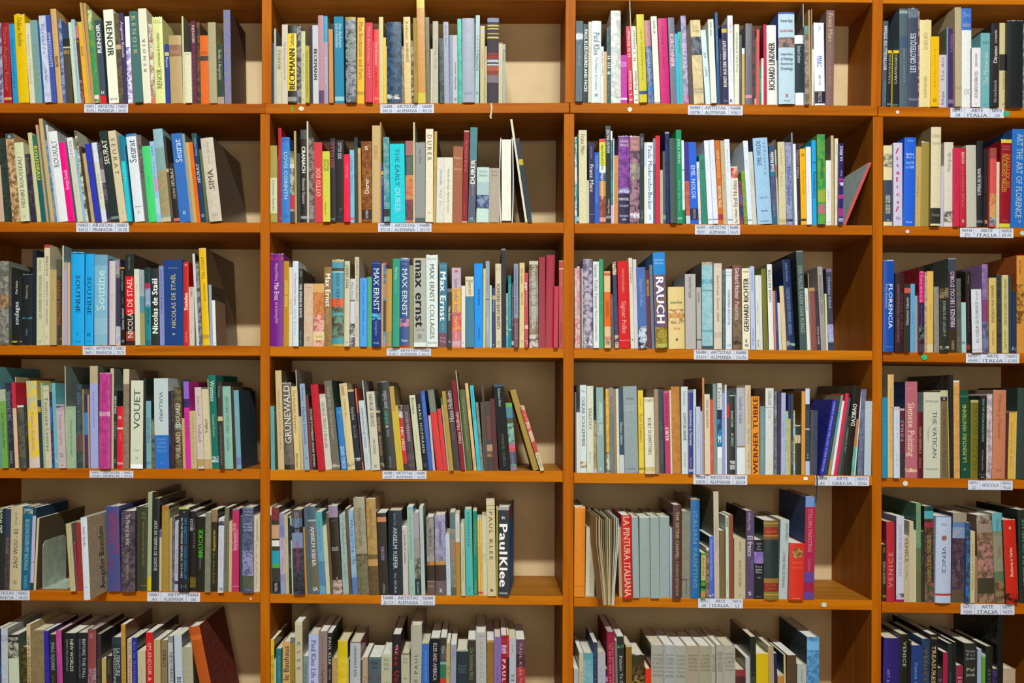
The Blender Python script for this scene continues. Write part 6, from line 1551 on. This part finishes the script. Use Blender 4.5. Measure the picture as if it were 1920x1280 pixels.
# ------------------------------------------------------------------ steel bookend in the leftmost bay, fifth row
bx, _ = P(80, 0, 0.02); bz = P(0, shelf_y(5, 1, 85))[1]
be = tag(empty('bookend', (bx, 0.02, bz)), 'pale green metal bookend standing in the fifth row, leftmost bay', 'bookend')
mb = MB(); t = 0.0014; pts = []
n = 8; hh = 0.135; dd = 0.13
prof = [(0, 0), (dd, 0), (dd, hh - 0.02)] + [(dd - 0.02 + 0.02 * math.cos(a * math.pi / 2 / n), hh - 0.02 + 0.02 * math.sin(a * math.pi / 2 / n)) for a in range(1, n + 1)] + [(0.02 - 0.02 * math.sin(a * math.pi / 2 / n), hh - 0.02 + 0.02 * math.cos(a * math.pi / 2 / n)) for a in range(0, n + 1)]
mb.poly([(t, y, z) for y, z in prof]); mb.poly([(0, y, z) for y, z in prof][::-1])
for i in range(len(prof)):
    a, c = prof[i], prof[(i + 1) % len(prof)]
    mb.poly([(0, a[0], a[1]), (0, c[0], c[1]), (t, c[0], c[1]), (t, a[0], a[1])])
mb.build('upright_plate', M_METAL, be)
mb = MB(); mb.box(t, 0.07, 0.0, dd, 0.0002, t); mb.build('foot_plate', M_METAL, be)

# ------------------------------------------------------------------ paper labels and stickers on the shelf edges
INK = lin('30343c')
def shelf_label(row, bay, x0, x1, y0, y1, a, m, c, lab):
    yy = -0.0016 - 0.0004
    X0, Z0 = P(x0, y1, yy); X1, Z1 = P(x1, y0, yy); w, h = X1 - X0, Z1 - Z0
    tilt = -math.atan((TOPS[row][bay - 1][1] - TOPS[row][bay - 1][0]) / (XE[bay - 1][1] - XE[bay - 1][0]))
    mb = MB(); mb.box(0, w, 0, 0.0004, 0, h, lin('c9cede'))
    e = -0.00025
    for u in (0.26, 0.74): mb.poly([(u * w - 0.0004, e, 0), (u * w + 0.0004, e, 0), (u * w + 0.0004, e, h), (u * w - 0.0004, e, h)], lin('6a7090'))
    for (u0, u1), tx in (((0.02, 0.24), a), ((0.28, 0.72), m), ((0.76, 0.98), c)):
        ls = tx.split('|')
        for i, t_ in enumerate(ls):
            if not t_: continue
            lh = h / 2; zc = h - lh * (i + 0.5) if len(ls) == 2 else h / 2
            ln_ = (u1 - u0) * w * (0.86 if len(t_) > 4 else 0.5); xs = (u0 + u1) / 2 * w - ln_ / 2
            write(mb, t_, lambda q, p: (xs + q, e, zc + p), INK, ln_, h * 0.31, 'serif')
    o = mb.build('shelf_label', M_CARD); o.location = (X0, yy, Z0); o.rotation_euler = (0, -tilt, 0)
    tag(o, lab, 'label', 'paper labels on the shelf edges')
AA, AF, AI, AG, AL = 'ARTISTAS|ALEMANIA', 'ARTISTAS|FRANCIA', 'ARTE|ITALIA', 'ARTE|GRECIA', 'ARTE|ALEMANIA'
LB = [(1, 1, 158, 240, 195, 211, 'N6853|.P3.P6', AF, 'N6853|.R43.R53'), (1, 2, 713, 813.5, 195.5, 212, 'N6888|.B35.S2', AA, 'N6888|.B5.S2'),
      (1, 3, 1290, 1392.5, 197, 215, 'N6888|.K58.P386', AA, 'N6888|.M28.L3'), (1, 4, 1782, 1882, 202, 220, 'N6911|.S8', AI, 'N6918|.C34'),
      (2, 1, 143, 242, 417.5, 434.6, 'N6853|.R45.S2', AF, 'N6853|.S5.S5'), (2, 2, 709, 809, 418, 434.5, 'N6888|.B73.C8', AA, 'N6888|.E53.T4'),
      (2, 3, 1303, 1387.5, 421, 439.4, 'N6888|.M28.P37', AA, 'N6888|.P4.A73'), (2, 4, 1800, 1900, 427, 444.5, 'N6918|.J73', AI, 'N6918|.F5.F5'),
      (3, 1, 155, 235.5, 648.5, 664.8, 'N6853|.S84.P3', AF, 'N6853|.T32.Y8'), (3, 2, 725, 808, 653, 666.6, 'N6888|.E7.A83', AA, 'N6888|.G66.D27'),
      (3, 3, 1301, 1402.5, 655.5, 673.6, 'N6888|.P4.A74', AA, 'N6888|.S16.F56'), (3, 4, 1811, 1911, 662.5, 680, 'N6921|.F5.F55', AI, 'N6921|.S5.W55'),
      (4, 1, 168, 250, 882, 895, 'N6853|.V76.B8', AF, 'N6853|.W3.D6'), (4, 2, 717, 799.5, 882.5, 897.6, 'N6888|.G66.M7', AA, 'N6888|.I6.D5'),
      (4, 3, 1300, 1401, 889.6, 907.6, 'N6888|.S18.M3', AA, 'N6888|.Z45.D4'), (4, 3, 1528, 1629.5, 892, 909.8, 'N6898|.A5', AG, 'N6903|.T47.D563'),
      (4, 4, 1815, 1898.5, 900, 917.6, 'N6921|.S21', 'ARTE ITALIA', 'N6921|.V4.C65'), (5, 1, -40, 55.5, 1106.4, 1124, 'N6853|.V8', AF, 'N6853|.W6.Z36'),
      (5, 1, 276, 375, 1110, 1127, 'N6861|.A5', AL, 'N6868|.G42'), (5, 2, 714.5, 815.5, 1115.6, 1133.6, 'N6888|.J5.C3', AA, 'N6888|.K58.D5'),
      (5, 3, 1309, 1392.6, 1121.4, 1139, 'N6911|.B45', AI, 'N6914|.L3'), (5, 4, 1801, 1902, 1131.6, 1151.4, 'N6921|.V4.H65', AI, 'N6921|.V4.V75')]
for L in LB:
    shelf_label(*L, f"white paper label reading {L[7].replace('|', ' ')}, below the {ROWN[L[0]]}, {BAYN[L[1]]}")
def sticker(px, py, rx, ry, col, lab, sq=False):
    yy = -0.0021; X, Z = P(px, py, yy); mb = MB(); r1, r2 = rx * PX, ry * PX; n = 4 if sq else 20
    ring = [(r1 * math.cos(a * 2 * math.pi / n + (math.pi / 4 if sq else 0)), r2 * math.sin(a * 2 * math.pi / n + (math.pi / 4 if sq else 0))) for a in range(n)]
    mb.poly([(x, 0, z) for x, z in ring], lin(col)); mb.poly([(x, 0.0004, z) for x, z in ring][::-1], lin(col))
    for i in range(n):
        a, c = ring[i], ring[(i + 1) % n]; mb.poly([(a[0], 0, a[1]), (a[0], 0.0004, a[1]), (c[0], 0.0004, c[1]), (c[0], 0, c[1])], lin(col))
    o = mb.build('round_sticker' if not sq else 'square_sticker', M_CARD); o.location = (X, yy, Z); tag(o, lab, 'sticker', 'stickers on the shelf edges')
sticker(565, 203.5, 5, 4, 'd8d0b8', 'off-white round sticker below the top row, second bay')
sticker(548, 204, 1.8, 6.5, '5c9c28', 'narrow green sticker beside the off-white dot below the top row, second bay')
sticker(1181, 205, 4, 4, 'e8e8ec', 'white round sticker below the top row, third bay')
sticker(1683, 210, 3.2, 3.2, 'd8c8c8', 'small pale chip of a sticker below the top row, rightmost bay')
sticker(1887, 213, 6, 5.4, '30a078', 'teal round sticker beside the top label of the rightmost bay')
sticker(1701.5, 434, 3.6, 3.4, 'd0c8b8', 'pale round sticker below the second row, rightmost bay')
sticker(1917, 437, 4.5, 4.5, 'a8c0b4', 'pale green round sticker at the end of the second shelf, rightmost bay')
sticker(1733, 669.6, 5.2, 5.2, '18b47c', 'bright green round sticker below the third row, rightmost bay')
sticker(1510.5, 897, 5.4, 4, 'e4e4ec', 'small white square sticker below the fourth row, third bay', True)
sticker(1697.5, 906, 4.8, 4.8, 'c8ccc4', 'pale round sticker below the fourth row, rightmost bay')
sticker(1545, 1133.5, 5, 4.6, 'b4c8bc', 'pale green round sticker below the fifth row, third bay')
sticker(470, 1122, 2, 2, 'd0c8e0', 'tiny white dot sticker below the fifth row, leftmost bay')

# ------------------------------------------------------------------ ribbons hanging from books
def ribbon(bk, pts, wd, col):
    o = bk.get('obj')
    if o is None: return
    inv = o.matrix_world.inverted(); mb = MB(); n = len(pts)
    for i in range(n - 1):
        (a, c), (d, e) = pts[i], pts[i + 1]; y = -0.014
        A = P(a - wd / 2, c, y); B = P(a + wd / 2, c, y); E = P(d + wd / 2, e, y); F = P(d - wd / 2, e, y)
        q = [inv @ Vector((p[0], y, p[1])) for p in (A, B, E, F)]; mb.poly([tuple(p) for p in q], lin(col))
        mb.poly([tuple(inv @ Vector((p[0], y + 0.0006, p[1]))) for p in (A, F, E, B)], lin(col))
    mb.build('ribbon', M_MATT, o)
def near(r, bay, px): return min((b for b in shelves[(r, bay)] if b.get('obj')), key=lambda b: abs(b['mid'] - px))
ribbon(near(1, 2, 923), [(921, 193), (922, 202), (921, 212), (919.5, 218), (921, 222)], 3.2, 'c8b894')
ribbon(near(4, 3, 1530), [(1531, 888), (1532.5, 900), (1532.5, 910), (1531, 922), (1529.5, 943)], 2.2, '20202a')
bpy.data.objects.remove(_ob)
print('books', len(BOOKS), 'things', len(big), 'labels', len({b['label'] for b in BOOKS}))
